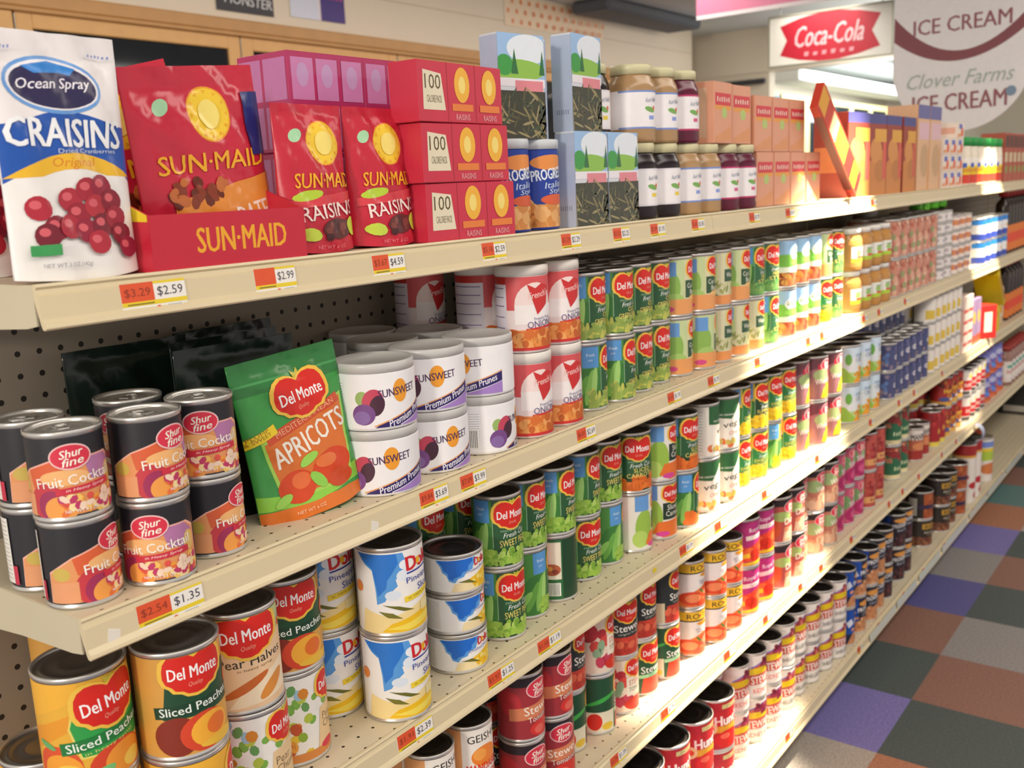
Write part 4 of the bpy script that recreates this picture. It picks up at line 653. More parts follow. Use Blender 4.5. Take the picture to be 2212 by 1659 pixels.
crumb = (R(-.95, 0, .6, .3, 'dca05a') + B(111, 30, -.8, .02, .5, .32, .1, ['e8b478', 'd08a48', 'e0a868']) + E(.05, .84, .34, .1, 'e8924a') + T('PROGRESSO', .05, .7, .14, 'e8f0fa', .66, 6, 0, .03) + T('Italian', .1, .56, .08, 'cfe0f8', .4, 6, .2) + T('Style', .12, .47, .08, 'cfe0f8', .3, 6, .2) + E(.1, .36, .26, .07, 'd8603a'))
bc = pot('bread_crumb_canister', .035, .128, crumb, '1c3c9c', 'cfd4d8', .014)
put(bc, 1.139, .056, Z1, -10, 'blue bread crumb canister beside the mini raisin packs', 'canister'); put(bc, 1.213, .056, Z1, -14, 'blue bread crumb canister next to the green-grey noodle packs', 'canister'); put(bc, 1.176, .134, Z1, -14, 'blue bread crumb canister standing behind the front pair', 'canister')
tree = lambda x: P([(x - .05, .62), (x + .05, .62), (x, .86)], '2f6f3c')
soba = (R(-.5, .56, .5, 1, '9cc0e8') + E(.1, .86, .3, .14, 'e4ecf4') + E(-.05, .66, .4, .1, '8fc04e') + E(-.24, .7, .12, .1, '3f9c48') + tree(-.1) + tree(.3) + R(-.5, .5, .5, .58, 'ece8ee') + R(-.1, .46, .3, .56, 'e28a94') + R(-.5, .0, .5, .46, '3e3e30') + B(121, 54, -.4, .04, .4, .44, .013, ['8a8054', '5e5a3c', 'a0946a', '46503c'], 9, 6))
sb = box_thing('noodle_pack', .092, .034, .14, 'd8dce4', soba, R(-.2, 0, .2, .98, 'b4c0d8') + T('||||||', 0, .2, .05, '6a7090', .14), rough=.25)
put(sb, 1.305, .032, Z1, 0, 'noodle pack with tree picture, lower one next to the canisters', 'noodle pack', 'tree-picture noodle packs'); put(sb, 1.4, .032, Z1, 0, 'noodle pack with tree picture, lower one beside dark jar', 'noodle pack', 'tree-picture noodle packs')
put(sb, 1.318, .045, Z1 + .1405, 4, 'noodle pack with tree picture, upper one leaning tallest', 'noodle pack', 'tree-picture noodle packs'); put(sb, 1.162, .05, Z1 + .1285, -8, 'noodle pack with tree picture lying on top of the canisters', 'noodle pack', 'tree-picture noodle packs'); put(sb, 1.238, .09, Z1 + .1285, 62, 'noodle pack turned sideways atop the canisters', 'noodle pack', 'tree-picture noodle packs')
jl = lambda c, s: R(-.95, 0, .6, 1, 'f2eef0') + R(-.95, 0, .6, .05, s) + R(-.95, .95, .6, 1, s) + T("Aunt Nellie's", .08, .76, .13, '5a6a8a', .52, 4, .3) + E(.0, .5, .2, .07, '7aae5a', 14, -12) + E(.16, .54, .05, .06, 'd8603a') + R(-.05, .24, .16, .34, c)
jd = pot('fruit_jar', .04, .126, jl('ecd04a', 'e8e4ea'), 'f2eef0', 'd8d2a8', .016, .035, '1c0d14', .15, .2, .76, .033); jt = pot('fruit_jar', .04, .126, jl('8aa0e0', '7a92d0'), 'f2eef0', 'd8d2a8', .016, .035, 'b08c62', .15, .2, .76, .033); jm = pot('fruit_jar', .04, .126, jl('d85a8a', 'c0306a'), 'f0e6ea', 'd8d2a8', .016, .035, '5e1030', .15, .2, .76, .033)
for i, (p, c) in enumerate(((jd, 'dark'), (jd, 'dark'), (jt, 'tan'), (jt, 'tan'), (jm, 'magenta'), (jm, 'magenta'))): put(p, 1.512 + i * .0835, .06, Z1, -8 - i, '%s fruit jar with white label, lower row, %s from the noodle packs' % (c, ORD[i]), 'jar', 'fruit jars on the top shelf')
for i, (p, c, x, y, z, w) in enumerate(((jd, 'dark', 1.428, .1, 0, 'lower row, half hidden behind the noodle packs'), (jd, 'dark', 1.428, .1, .1265, 'upper row, first beside the noodle pack'), (jt, 'tan', 1.512, .062, .1265, 'upper row, second beside the noodle pack'), (jt, 'tan', 1.593, .062, .1265, 'upper row, third beside the noodle pack'), (jm, 'magenta', 1.675, .062, .1265, 'upper row, the only magenta one'))): put(p, x, y, Z1 + z, -10, '%s fruit jar with white label, %s' % (c, w), 'jar', 'fruit jars on the top shelf')
sal = R(-.35, .62, .35, .82, 'd8404a') + R(-.35, .55, .35, .62, 'e8a04a') + E(.05, .5, .12, .09, 'b8cc7a') + P([(-.35, .1), (.35, .3), (.35, .05), (-.35, .02)], 'e09a6a') + D(.0, .72, .08, 'f4d8c8', .5, 0)
sbx = box_thing('stuffing_box', .088, .12, .112, 'e2a284', sal, R(-.4, .1, .4, .9, 'ddb898') + bars(-.2, .1, .25, .2))
for i in range(4): put(sbx, 2.02 + i * .094, .095, Z1, 0, 'salmon stuffing box, lower row, %s past the fruit jars' % ORD[i], 'box', 'salmon boxes on the top shelf')
for i, x in enumerate((1.782, 1.9, 2.01, 2.104, 2.198)):
    if i > 0: put(sbx, x, .095, Z1 + (.1125 if x > 1.95 else .127), 0, 'salmon stuffing box, upper row, %s past the upper jars' % ORD[i], 'box', 'salmon boxes on the top shelf')
put(sbx, 1.79, .085, Z1 + .127, 3, 'salmon stuffing box resting on jars, nearest upper box', 'box', 'salmon boxes on the top shelf')
tip = box_thing('tipped_carton', .07, .02, .34, 'c8402c', R(-.08, .86, .08, 1, 'e0a02e') + R(-.08, .6, .08, .74, 'e8d0a0') + R(-.08, .36, .08, .6, 'e89a2a') + R(-.08, .2, .08, .36, 'c8261e') + R(-.08, .08, .08, .2, 'f0d820') + E(0, .05, .07, .03, 'd8201e'), R(-.05, .1, .05, .9, '6a2a22'))
put(tip, 2.5, .003, Z1 + .029, 0, 'slim red and orange carton tipped over, leaning past the salmon boxes', 'carton', None, (0, math.radians(-53), 0))
cook = R(-.4, .88, .4, 1, '4a4a8a') + P([(-.4, .0), (-.4, .4), (.4, .6), (.4, 0)], 'd08440') + E(-.05, .55, .22, .16, 'd8904a') + E(.1, .3, .2, .14, 'c07a3a') + R(-.1, .66, .4, .82, 'e0a43e') + R(.2, .2, .4, .66, 'd85a48')
ck = box_thing('cookie_box', .14, .09, .21, '9c3c2e', cook, R(-.2, 0, .2, .88, '8a3a2c') + R(-.2, .3, .2, .6, 'c88050'))
ck2 = box_thing('pasta_box', .13, .09, .25, 'e0b48c', R(-.4, .84, .4, 1, '6a68a0') + R(-.2, .6, .25, .8, 'e0b8c0') + E(.05, .35, .18, .2, 'c9a078') + R(.2, 0, .33, .5, 'e0a060'), R(-.2, 0, .2, .85, 'd8a078'))
for i, x in enumerate((2.60, 2.75, 2.9, 3.05)): put(ck, x, .07, Z1, -4 + 2 * i, 'dark red and orange cookie box, %s past the tipped carton' % ORD[i], 'box', 'cookie boxes on the top shelf')
for i, x in enumerate((3.2, 3.335)): put(ck2, x, .07, Z1, 0, 'tall pale peach box with violet top, %s past the cookie boxes' % ORD[i], 'box', 'peach boxes on the top shelf')
sm = box_thing('snack_box', .085, .09, .052, 'efe0d2', R(-.5, .6, .3, .9, '5a6ac0') + E(.3, .4, .3, .3, 'e8602e') + R(-.8, .1, 0, .3, 'e8a070'), R(-.7, .3, .7, .7, 'e8b09a'))
for i in range(3):
    for j in range(3 if i < 2 else 4): put(sm, 3.46 + i * .09, .065, Z1 + j * .0525, 0, 'small white-orange snack box, %s stack past the peach boxes, level %s' % (ORD[i], ORD[j]), 'box', 'snack boxes on the top shelf')
sp = pot('spread_jar', .047, .165, ART['spread'], 'f4ece0', '2f9e4c', .03, .046, 'efe4d0', .3, .05, .7, .044)
for i in range(6): put(sp, 3.79 + i * .105, .065, Z1, -30, 'large cream spread jar with green cap, %s past the snack boxes' % ORD[i], 'jar', 'spread jars on the top shelf')
rbx = box_thing('red_box', .08, .09, .19, 'b5523e', R(-.2, .7, .2, .95, '5a2a22') + R(-.2, .4, .1, .6, 'd9c8a0') + E(0, .25, .12, .08, '8aa04a'), R(-.2, .3, .2, .7, 'c8705a'))
for i in range(6): put(rbx, 4.44 + i * .087, .07, Z1, 0, 'brick red box on top shelf, %s past the spread jars' % ORD[i], 'box', 'brick red boxes')

# second shelf
Z2 = SZ[2]
apr = (R(-.45, 0, .45, .09, 'e0762a') + P([(-.45, .1), (-.45, .2), (.0, .13), (.45, .24), (.45, .13), (0, .08)], '8fd24a') + R(-.45, .8, .45, 1, '2f7a3c') + R(-.45, .86, .45, .875, '4a9a58') + P([(-.24, .12), (-.3, .52), (.34, .68), (.28, .14)], 'a8d85a') + P([(-.22, .14), (-.28, .5), (.32, .66), (.26, .16)], 'dd7430')
  + Q(.02, .585, .58, .06, 'd2502c', 14) + T('MEDITERRANEAN', .03, .588, .035, 'f0b08a', .46, 14) + T('APRICOTS', .03, .465, .13, 'f6f0e4', .56, 15, 0, .02) + E(-.13, .2, .13, .1, 'd8481e', 22) + E(-.1, .23, .07, .05, 'e8703a') + E(.14, .26, .15, .1, 'd8461c', 22, 10) + E(.1, .3, .08, .04, 'ea7a42') + E(.18, .17, .1, .06, 'cf4a20')
  + E(-.02, .34, .07, .03, '9ed85a', 14, 25) + E(.02, .2, .07, .035, '8fce52', 14, -50) + E(-.24, .14, .06, .03, '9ed85a', 14, 30) + Q(-.3, .55, .24, .06, 'f0d22a', 14) + T('PLUMP', -.3, .565, .022, 'a06a20', .14, 14) + T('& SWEET', -.3, .54, .022, 'a06a20', .16, 14) + DM(.04, .73, .36, 6) + T('NET WT 6 OZ', -.08, .045, .02, 'f8d0b0', .2))
ab = bag_thing('dried_apricot_bag', .142, .188, .05, '3f9a48', apr, 21, .06, .28)
put(ab, .745, .06, Z2, 0, 'green bag of dried apricots standing alone at the shelf front', 'bag', None, (math.radians(-5), math.radians(-5), math.radians(-8)))
dkb = bag_thing('dark_dried_fruit_bag', .155, .2, .045, '12201a', R(-.3, .16, .1, .4, '2a1816') + T('APRICOTS', .0, .45, .1, '2e342e', .6, 10), 23, .08, .25)  # shade is put into the near-black bag colour and dimmed lettering
for i, (x, y, rz) in enumerate(((.648, .25, -3), (.8, .268, 1), (.742, .19, 0), (.708, .128, -6))): put(dkb, x, y, Z2, rz, 'green dried fruit bag coloured dark for shade, %s' % ['nearest the pegboard corner', 'against the pegboard behind the apricots', 'second behind the apricot bag', 'directly behind the green apricot bag'][i], 'bag', 'shaded dried fruit bags')
pr = (E(-.62, .56, .13, .14, '9ab86a') + E(-.42, .5, .2, .24, 'c8455e', 20, -20) + E(-.34, .42, .14, .2, '4a2438', 20, -20) + E(-.6, .26, .22, .2, '7a4a8a') + E(-.64, .2, .16, .13, '8a6aa8') + E(.14, .66, .16, .22, 'f0a030', 24) + T('SUNSWEET', .12, .66, .15, '4a2c58', .86, 4, 0, .02)
  + P([(-.4, .0), (-.3, .06), (1.0, .46), (1.0, .26), (.1, .02), (.1, 0)], '2e1f66') + P([(.1, 0), (1.0, .25), (1.0, 0)], 'a884cc') + P([(-.4, .02), (1.0, .47), (1.0, .49), (-.42, .04)], 'e8a060') + T('Premium Prunes', .36, .2, .14, 'f4f0fa', 1.05, 17, .3, .02) + nutri(-1.5, .5, .1, .9, 'f4f2f4') + bars(-1.45, .1, .4, .4))
ptb = pot('prune_tub', .05, .081, pr, 'f3f1f3', 'c9c7c4', .012, .0497)
PT = [(.853, .055, -30, 'lower', 0), (.853, .055, 8, 'upper', -48), (.959, .062, 0, 'lower', -18), (.959, .062, 0, 'upper', -30), (1.063, .060, 0, 'lower', 28), (1.063, .060, 0, 'upper', -62)]
for i, (x, y, _, lv, rz) in enumerate(PT): put(ptb, x, y, Z2 + (.0815 if lv == 'upper' else 0), [-38, -18, -24, -44, 22, -84][i], 'white prune tub, %s of the %s stack past the apricot bag' % (lv, ORD[i // 2]), 'tub', 'prune tubs')
for i, (x, y) in enumerate(((.87, .16), (.98, .16), (1.08, .162), (.925, .2485), (1.03, .2485))): put(ptb, x, y, Z2, i * 40, 'white prune tub in shade, lower, %s of those behind the front stacks' % ORD[i], 'tub', 'prune tubs'); 
for i, (x, y) in enumerate(((.98, .16), (1.08, .162), (1.03, .2485))): put(ptb, x, y, Z2 + .0815, i * 40, 'white prune tub in shade, upper, %s of those behind the front stacks' % ORD[i], 'tub', 'prune tubs')
on = (R(-.95, .55, .7, 1, 'd8565a') + E(.0, .62, .3, .3, 'f6e0dc') + R(-.3, .36, .7, .62, 'f6efee') + R(-.95, 0, -.42, 1, 'e0d8e4') + sum((R(-.93, y, -.46, y + .012, '6a5a8a') for y in (.3, .45, .6, .72, .84)), []) + R(-.95, .0, -.42, .24, 'd86a6a') + R(-.95, .9, -.42, 1, 'c0302c') + P([(-.12, .9), (.0, .84), (.1, .9), (.24, .86), (.2, .62), (.02, .48)], 'cf2f30')
  + T("French's", .06, .76, .09, 'f4ccc8', .34, 8, .2, .02) + T('French Fried', .12, .435, .04, '6a6a9a', .3, 4) + T('ONIONS', .1, .36, .09, '5a4f86', .46, 4) + Q(.1, .3, .5, .03, 'd0302e', 4) + R(-.4, 0, .7, .28, 'e2803a') + B(131, 40, -.36, .04, .6, .27, .06, ['eb9448', 'd87030', 'f0a860', 'c86428'], 1.3) + R(-.42, .0, .7, .04, 'd0302e'))
ont = pot('fried_onion_canister', .038, .125, on, 'ecdcdc', 'ece6de', .015)
for i, (x, y, lv, rz) in enumerate(((1.157, .047, 0, -18), (1.157, .047, 1, -24), (1.24, .048, 0, -22), (1.24, .048, 1, -20), (1.14, .23, 0, 10), (1.14, .23, 1, -10), (1.166, .13, 0, 20), (1.166, .13, 1, 20))):
    put(ont, x, y, Z2 + lv * .1255, rz, 'red-white fried onion canister, %s, %s stack' % (['lower', 'upper'][lv], ['near front', 'far front', 'rearmost', 'middle'][i // 2]), 'canister', 'fried onion canisters')
js = pot('fruit_sauce_jar', .041, .108, R(-.4, .2, .5, .9, 'eef0e6') + E(.05, .6, .2, .14, '9cc46a') + R(-.4, .2, .5, .38, 'b4d23a') + R(-.1, .38, .4, .48, 'd8504a') + D(.1, .75, .09, '4a6a3a', .4, 0), 'c08a48', 'efece6', .014, .036, 'c08a48', .2, .12, .72, .034)
for i in range(4):
    for j in (0, 1): put(js, 2.6 + i * .086, .055, Z2 + j * .1085, -20, 'amber fruit sauce jar with white lid, %s, %s along' % (['lower', 'upper'][j], ORD[i]), 'jar', 'fruit sauce jars')
gb = pot('sauce_bottle', .032, .24, ART['clear_w'], 'e8e0d8', '5fd03a', .03, .022, '1d1712', .2, .12, .45, .014)
for i, (x, y) in enumerate(((3.84, .21), (3.95, .21), (4.08, .21), (4.2, .21))): put(gb, x, y, Z2, -20, 'dark sauce bottle with lime green cap, %s along the back' % ORD[i], 'bottle', 'lime-capped bottles')
rbt = pot('red_cap_bottle', .03, .262, ART['hotbottle'], 'e07a2e', 'b02a22', .03, .02, '2a1a12', .2, .05, .5, .012)
for i in range(9): put(rbt, 4.56 + i * .068, .05, Z2, -30, 'orange-labelled bottle with red cap, %s past the blue tins' % ORD[i], 'bottle', 'red-capped bottles')
# third shelf, far part
Z3 = SZ[3]
b1 = box_thing('striped_box', .07, .07, .2, 'eed8cc', sum((R(-.15, y, .15, y + .06, 'd8584a') for y in (.1, .3, .5, .7)), []), R(-.2, .2, .2, .8, 'e8b8a8'))
for i in range(2): put(b1, 3.81 + i * .075, .05, Z3, 0, 'white box with red stripes, %s past the milk cans' % ORD[i], 'box', 'striped boxes')
b2 = box_thing('tea_box', .07, .08, .17, 'a088b0', E(0, .6, .12, .14, 'e0b82a') + R(-.2, .0, .2, .2, 'd8603a'), R(-.2, .1, .2, .9, 'd8a83a')); put(b2, 3.97, .06, Z3, 0, 'violet and yellow box beside the striped boxes', 'box'); put(b2, 4.045, .06, Z3, 0, 'violet and yellow box beside the red-framed box', 'box')
b3 = box_thing('red_framed_box', .09, .06, .13, 'cf2a22', R(-.16, .2, .16, .8, 'f4ecd8'), R(-.1, .1, .1, .9, 'e8d83a')); put(b3, 4.15, .03, Z3, -30, 'red box with cream panel at the shelf edge', 'box')
b4 = box_thing('yellow_display_box', .16, .1, .1, 'f0d812', R(-.5, .6, .5, .8, 'e8b818'), R(-.4, .2, .4, .8, 'e8cc18')); put(b4, 4.3, .06, Z3, 0, 'bright yellow carton, lower of two by the plastic jug', 'carton')
b4b = box_thing('yellow_flat_carton', .03, .1, .2, 'e6cc1c', R(-.06, .1, .06, .9, 'b8862a'), None); put(b4b, 4.47, .06, Z3 + .1, 0, 'long yellow carton tipped against the jug', 'carton', None, (0, math.radians(-46), 0))
jg = pot('plastic_jug', .06, .215, R(-.4, .2, .4, .6, 'e0a02a'), 'dccab0', 'ece8e2', .035, .04, 'dcc0a0', .3, .2, .6, .035); put(jg, 4.55, .09, Z3, -40, 'cream plastic jug with white cap beyond the yellow cartons', 'jug')
for i in range(5): put(rbt, 4.68 + i * .075, .06, Z3, -30, 'orange-labelled bottle, third shelf, %s past the jug' % ORD[i], 'bottle', 'third shelf bottles')
# fourth shelf, far part
Z4 = SZ[4]
bp = bag_thing('snack_bag', .12, .1, .05, 'd86a4a', R(-.6, .5, .6, 1, '6a6ac8') + D(.0, .7, .2, 'f0f0fa', .7, 0) + E(0, .35, .3, .14, '4a7ad8') + R(-.6, 0, .6, .16, 'e0662e'), 31, .08, .15)
for i in range(3):
    for j in (0, 1): put(bp, 4.33 + i * .125, .05 + j * .004, Z4 + j * .1005, -10, 'glossy blue-orange packet, %s, %s past the white-red cans' % (['lower', 'upper'][j], ORD[i]), 'packet', 'glossy packets')
cj = pot('sauce_jar', .033, .17, ART['clear_w'], 'e8ddd4', 'a83a34', .018, .028, '9a7468', .2, .1, .7, .024)
for i in range(7): put(cj, 4.72 + i * .072, .045, Z4, -30, 'slim jar with red lid and white label, %s past the packets' % ORD[i], 'jar', 'slim jars on fourth shelf')
# bottom shelf, far part
Z5 = SZ[5]
wj = pot('tomato_juice_jug', .043, .25, R(-.95, 0, .6, 1, 'efe6dc') + R(-.95, .82, .6, 1, 'a82a2a') + R(-.95, .78, .6, .82, 'e0a84a') + sum((E(x, y, .1, .06, 'c42a34') for x, y in ((.0, .3), (-.2, .45), (.2, .55), (.1, .12))), []), 'efe6dc', '3a3634', .012, .042)
put(wj, 4.075, .055, Z5, -20, 'tall white can with red berries beside the baked beans', 'can', 'tall white cans'); put(wj, 4.17, .055, Z5, -20, 'tall white can with red berries beside the pale green can', 'can', 'tall white cans'); put(wj, 4.02, .15, Z5, -20, 'tall white can with red berries standing behind its twins', 'can', 'tall white cans')
gt = pot('vegetable_juice_can', .05, .19, ART['greentub'], 'ece4dc', 'b8b4ae', .008, .049, metal=.8); put(gt, 4.41, .065, Z5, -30, 'pale green and white tall can by the bare shelf', 'can')
yo = bag_thing('yellow_packet', .13, .1, .03, 'e8b81c', R(-.6, .0, .6, .3, 'd8401e'), 37, .08, .2); put(yo, 4.41, .07, Z5 + .1985, 0, 'yellow and red packet lying on the pale green can', 'packet', None, (math.radians(-80), 0, math.radians(20)))
yb = bag_thing('rice_bag', .17, .3, .08, 'cfc88e', R(-.3, .5, .3, .7, 'e0d04a') + E(0, .3, .15, .1, 'e8e2c0'), 39, .08, .3)
for i, x in enumerate((4.62, 4.8)): put(yb, x, .2, Z5, -20, 'pale yellow rice bag at back of bottom shelf, %s one' % ORD[i], 'bag', 'rice bags')
bk = box_thing('black_crate', .3, .18, .16, '2a2826', R(-.8, .3, .8, .6, 'c8c0b4'), R(-.4, .1, .4, .3, 'b8b0a4')); put(bk, 5.85, .15, Z5, 0, 'black and white crate far along the bottom shelf', 'crate')
m = MB(); m.prism([(0, 0), (.0008, 0), (.0008, .03), (0, .03)], -.02, .02)
n = 10
tg = MB()
for k in range(n):
    a0, a1 = PI * k / n, PI * (k + 1) / n
    tg.prism([(-.03 * math.sin(a0), -.035 * (1 - math.cos(a0))), (-.03 * math.sin(a1), -.035 * (1 - math.cos(a1))), (-.0288 * math.sin(a1), -.035 * (1 - math.cos(a1))), (-.0288 * math.sin(a0), -.035 * (1 - math.cos(a0)))], -.02, .02)
o = tg.obj('shelf_talker', mat('b4bcd8', .3)); o.location = (3.97, -.002, SZ[4] - .012); set_thing(o, 'curled pale blue card hanging off the fourth-shelf lip', 'shelf card')

# ------------------------------------------------------------------ the store
TC = {'p': '7a72ae', 't': 'aaa096', 'g': '4c5654', 'b': '8c6658', 'd': '5a5890', 'o': 'aa7458', 'e': '5e807e', 'y': '908c8a'}
near = {0: 'bot' 'tptgbdyp' 'oebygp', -1: 'gpb' 'oogbyebgy' 'etboy', -2: 'tgo' 'pgoeytbg' 'yobpt'}
keys = list('ptgbdoey'); MM = [mat(TC[k], .55, 0, .55, 170) for k in keys]
rf = random.Random(3); V, Fc, MI = [], [], []
tx0, ty0, ts = 2.302 - 6 * .3085, -.146, .3085
ROW0 = {1: 'p', 0: 't', 2: 'g', 3: 'b', 4: 'd', 5: 'y', 6: 'p', 7: 'o', 8: 'e', 9: 'b'}
ROW1 = {0: 'o', 1: 'g', 2: 'b', 3: 'y', 4: 'g', 5: 'b', 6: 'g', 7: 't', 8: 'o'}
ROW2 = {0: 'g', 1: 'g', 2: 'b', 3: 'y', 4: 'y', 5: 'o', 6: 'p'}
for i in range(-12, 50):
    for j in range(-14, 28):
        x, y = 2.302 + i * ts, ty0 + j * .305
        k = len(V); V += [(x, y, 0), (x + ts, y, 0), (x + ts, y + .305, 0), (x, y + .305, 0)]; Fc.append((k, k + 1, k + 2, k + 3))
        c = {0: ROW0, -1: ROW1, -2: ROW2}.get(j, {}).get(i + 1) or rf.choice(keys); MI.append(keys.index(c))
fl = mesh_obj('floor', V, Fc, MM, MI); set_thing(fl, None, None, None, 'structure')
def struct(name, m, mt): o = m.obj(name, mt); o['kind'] = 'structure'; return o
cream = mat('e6d8c2', .6, 0, .02, 3)
m = MB(); m.box(-2, -4.2, 2.6, 17, 7.9, 2.7); struct('ceiling', m, mat('cfd3d0', .7))
m = MB(); m.box(-2, 3.02, 2.2, 7.69, 3.6, 2.598); m.box(-2, 3.012, 2.2, 7.69, 3.0199, 2.42); m.box(-2, 3.012, 2.424, 7.69, 3.0199, 2.598); m.box(-2, 3.5, 0, 7.69, 3.6, 2.2)
m.box(7.45, 3.02, 0, 7.69, 3.5, 2.1999); struct('wall_back', m, cream)
m = MB(); m.box(8, 1.0, 2.25, 8.12, 3.6, 2.599); m.box(8.01, 2.48, 0.001, 8.12, 3.6, 2.25); struct('wall_far', m, mat('ded4c0', .6, 0, .02, 3))
m = MB(); m.box(15.5, -4.2, 0, 15.6, 7, 2.6); m.box(8.12, 3.75, 0, 15.5, 3.85, 2.6); struct('wall_end', m, cream)
wood = mat('d9a868', .45, 0, .12, 14); wood2 = mat('c2925a', .5, 0, .12, 14)
glass = mat('23282e', .06, 0, 0, 5, .7, .6); alum = mat('a8a294', .35, .7)
def cooler_door(x, w, y=3.0, top=2.16, fr=wood, lab='', z0=.25, interior='dark'):
    r = bpy.data.objects.new('cooler_door', None); COL.objects.link(r); r.location = (x, y, 0)
    m = MB(); f = .07
    for bx in ((.004, f, z0, top), (w - f, w - .004, z0, top)): m.bev(bx[0], 0, bx[2], bx[1], .03, bx[3], .004)
    m.bev(f, 0, top - f, w - f, .03, top, .004); m.bev(f, 0, z0, w - f, .03, z0 + f, .004)
    m.obj('door_frame', fr, r)
    g = MB(); g.box(f, .012, z0 + f, w - f, .016, top - f); g.obj('glass_pane', glass, r)
    h = MB(); h.bev(w - f + .01, -.03, 1.0, w - f + .03, -.001, 1.4, .004); h.obj('handle', alum, r)
    s = MB(); s.box(.0, .002, z0, .0035, .02, top - .02); s.obj('metal_edge', alum, r)
    return set_thing(r, lab, 'cooler door', 'cooler doors')
for i in range(5): cooler_door(2.05 + i * 1.05, 1.05, lab='wood-framed glass cooler door, %s behind the shelves' % ORD[i])
m = MB(); m.bev(-.6, 2.985, 2.165, 7.4, 3.0115, 2.222, .006); m.bev(-.6, 2.98, 2.148, 7.4, 2.9999, 2.164, .003); struct('trim_1', m, wood2)
m = MB(); m.bev(1.2, 2.99, 0, 2.04, 3.03, 2.147, .004); struct('trim_2', m, wood)
m = MB(); m.box(1.9, 3.45, 0.05, 7.44, 3.49, 2.19); m.box(1.9, 3.1, .02, 7.44, 3.449, .2); struct('trim_3', m, mat('34343a', .5))
# stock inside the coolers: rows of drinks on wire shelves
drk = pot('drink_bottle', .04, .22, R(-.9, 0, .9, 1, '3a4a7a'), '3a4a7a', 'c8c8cc', .02, .018, '3a4a5a', .2, .2, .6, .014)
m = MB(); m.box(2.0, 3.12, 1.55, 7.4, 3.44, 1.56); m.box(2.0, 3.12, 1.2, 7.4, 3.44, 1.21); o = m.obj('cooler_shelf', mat('8a8a88', .4, .3)); set_thing(o, 'pair of wire cooler shelves behind the glass doors', 'cooler shelf')
for i in range(14): put(drk, 2.3 + i * .34, 3.2, 1.56, 0, 'dark drink bottle in the cooler, %s along the glass' % (ORD + ['thirteenth', 'fourteenth'])[i], 'bottle', 'drinks in the cooler')
# far coolers with lit canopy
for i in range(6): cooler_door(10.35 + i * .75, .75, 3.3, 2.26, mat('e6dc9a', .5), 'pale yellow framed cooler door beyond the far wall, %s along' % ORD[i])
m = MB(); m.box(10.0, 3.8 - .16, .05, 15.4, 3.74, 2.3); struct('trim_4', m, mat('8fb0c8', .4, 0, .3, 4))
m = MB(); m.bev(9.9, 2.95, 2.34, 15.2, 3.29, 2.45, .01); o = m.obj('cooler_canopy', mat('e8e6dc', .5)); set_thing(o, 'white canopy above the far cooler doors', 'canopy')
m = MB(); m.bev(10.3, 2.93, 2.36, 13.4, 2.948, 2.44, .004); m.obj('light_tube', mat('f4fbff', .4, 0, 0, 5, .5, None, 0, 5), o)
m = MB(); m.box(9.95, 3.62, .02, 10.3, 3.74, 2.35); struct('trim_5', m, mat('e6dc9a', .5))
light('far_cooler_light', 'AREA', (12.2, 2.55, 2.3), (12.2, 3.2, 2.1), 70, (.95, 1, 1), shape='RECTANGLE', size=4, size_y=.4)
# banners on the wall above the coolers
def sign(name, x, y, z, w, h, prims, base, lab, cat, rz=0, t=.004, side='e8e4da', ry=0):
    o = flat(name, prims, w, h, None, t, base, side, .0006); o.location = (x, y, z); o.rotation_euler = (0, math.radians(ry), math.radians(rz)); return set_thing(o, lab, cat)
sign('wall_banner', 3.15, 3.006, 2.255, .33, .34, T('MONSTER', .06, .16, .13, 'd8d8d8', .8, -2, .1, .02), '26242a', 'black drink banner lettered in white above the wooden cooler trim', 'banner')
sign('wall_banner', 3.6, 3.006, 2.27, .36, .33, R(-.6, 0, .0, 1, 'd8dcec') + R(.05, 0, .55, .62, '3a1f7a') + D(.28, .4, .16, 'c83a8a', .4, 0) + P([(.05, .6), (.5, .62), (.3, 1), (-.2, 1)], 'e05a6a'), 'e8dce0', 'pale banner with purple panel beside the black banner', 'banner')
sign('checkered_poster', 5.72, 3.006, 2.40, 1.15, .18, sum((Q(-3.0 + .25 * i, .17 + .33 * j, .12, .15, 'e8854a') for i in range(25) for j in range(3) if (i + j) % 2), []), 'f0d8b8', 'orange checkered paper strip high on the back wall', 'poster')
# coca-cola sign
fish = [(-1.06, .62), (-.78, .86), (-.3, .95), (.3, .95), (.78, .86), (1.06, .78), (.88, .5), (1.06, .2), (.78, .12), (.3, .05), (-.3, .05), (-.78, .14), (-1.06, .3), (-.92, .5)]
fish = [(-1.0, .78), (-.6, .9), (-.2, .96), (.2, .96), (.6, .9), (1.0, .8), (.84, .5), (1.0, .2), (.6, .1), (.2, .04), (-.2, .04), (-.6, .1), (-1.0, .22), (-.86, .5)]
o = sign('soft_drink_sign', 7.0, 1.645, 2.165, .86, .345, P(fish, 'c01e34') + T('Coca-Cola', 0, .54, .4, 'f0c8cc', 1.36, 0, .35, .02) + D(0, .2, .08, 'e8a0a8', .9, 0), 'e6e6dc', 'white framed sign with red fishtail and script lettering hung from ceiling', 'sign', -90, .03, 'b8b8aa')
fm = MB()
for a in ((-.43, -.43 + .012, 0, .345), (.43 - .012, .43, 0, .345)): fm.box(a[0], -.008, a[2], a[1], -.001, a[3])
fm.box(-.418, -.008, 0, .418, -.001, .012); fm.box(-.418, -.008, .333, .418, -.001, .345); fm.obj('sign_frame', mat('a8a898', .4, .5), o)
cm = MB()
for x in (-.35, .35): cm.box(x - .003, .012, .346, x + .003, .018, .434)
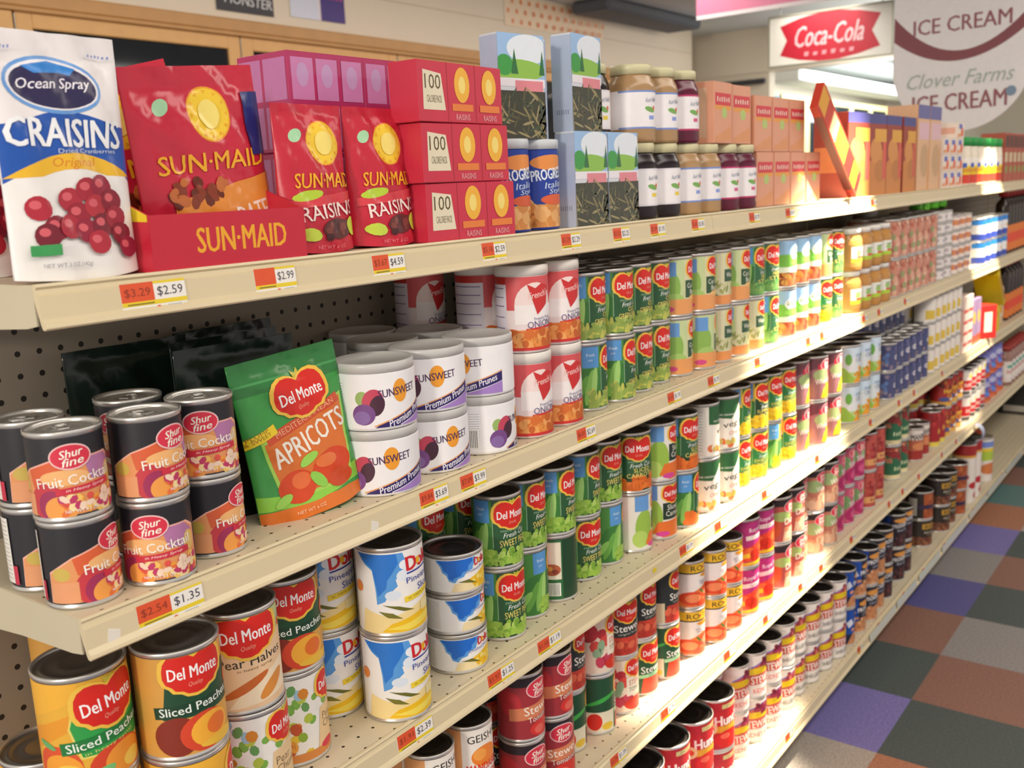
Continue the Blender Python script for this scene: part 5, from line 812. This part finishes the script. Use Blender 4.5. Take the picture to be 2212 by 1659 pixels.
cm.obj('hanging_rod', mat('8a8a84', .4, .6), o)
# ice cream sign: a flat tub-shaped board facing down the aisle
out = [(-.272, .42)] + [(.272 * math.cos(a), -.146 + .272 * math.sin(a)) for a in lins(PI, 2 * PI, 30)] + [(.272, .42)]
bd = MB(); bd.prism([(x, z) for x, z in out], -.006, .006)
ic = bd.obj('ice_cream_sign', mat('e9e6e6', .4)); ic.location = (4.6, .25, 1.985)
para = lambda k0, k1, w: [(-.27 + .54 * k / 20, k0 + (k1 - k0) * (abs(k - 10) / 10) ** 2 + w * k / 20) for k in range(21)]
ia = (P(para(-.145, -.03, .03) + para(-.09, .07, .0)[::-1], '84464c') + T('ICE CREAM', .0, .02, .062, '94565c', .38, 1, 0, .02) + T('Clover Farms', .0, -.2, .06, 'a8b4ae', .42, 1, .35) + T('ICE CREAM', .0, -.295, .07, '94565c', .37, 1, 0, .02) + E(.05, .2, .14, .03, 'c8b8b4') + E(.2, -.27, .02, .02, '7a90a8'))
art('sign_print', ia, lambda u, v: (Vector((-.0062, -u, v)), Vector((-1, 0, 0))), [-.272, .272], [-.41, .41], ic, .0004)
rm = MB(); rm.box(-.004, -.2, .4205, .004, -.196, .613); rm.box(-.004, .196, .4205, .004, .2, .613); rm.obj('hanging_rod', mat('8a8a84', .4, .6), ic)
set_thing(ic, 'big white ice cream sign with brown swoosh hanging over the shelves', 'sign')
sign('hanging_banner', 5.0, 1.15, 2.235, 1.0, .34, R(-1.5, .06, 1.5, 1, 'e886a8'), 'f2e8ea', 'pink banner with white edge hanging from the ceiling', 'banner', -90, .004)
m = MB(); m.bev(5.8, 2.66, 2.52, 7.15, 2.95, 2.5985, .02); o = m.obj('ceiling_duct', mat('50555c', .6)); set_thing(o, 'dark grey duct under the ceiling by the back wall', 'duct')
m = MB(); m.bev(7.965, 2.5, 2.16, 7.995, 3.0, 2.2, .01); o = m.obj('wall_rail', mat('3a3a40', .5)); set_thing(o, 'dark rail on the far wall behind the salmon boxes', 'rail')
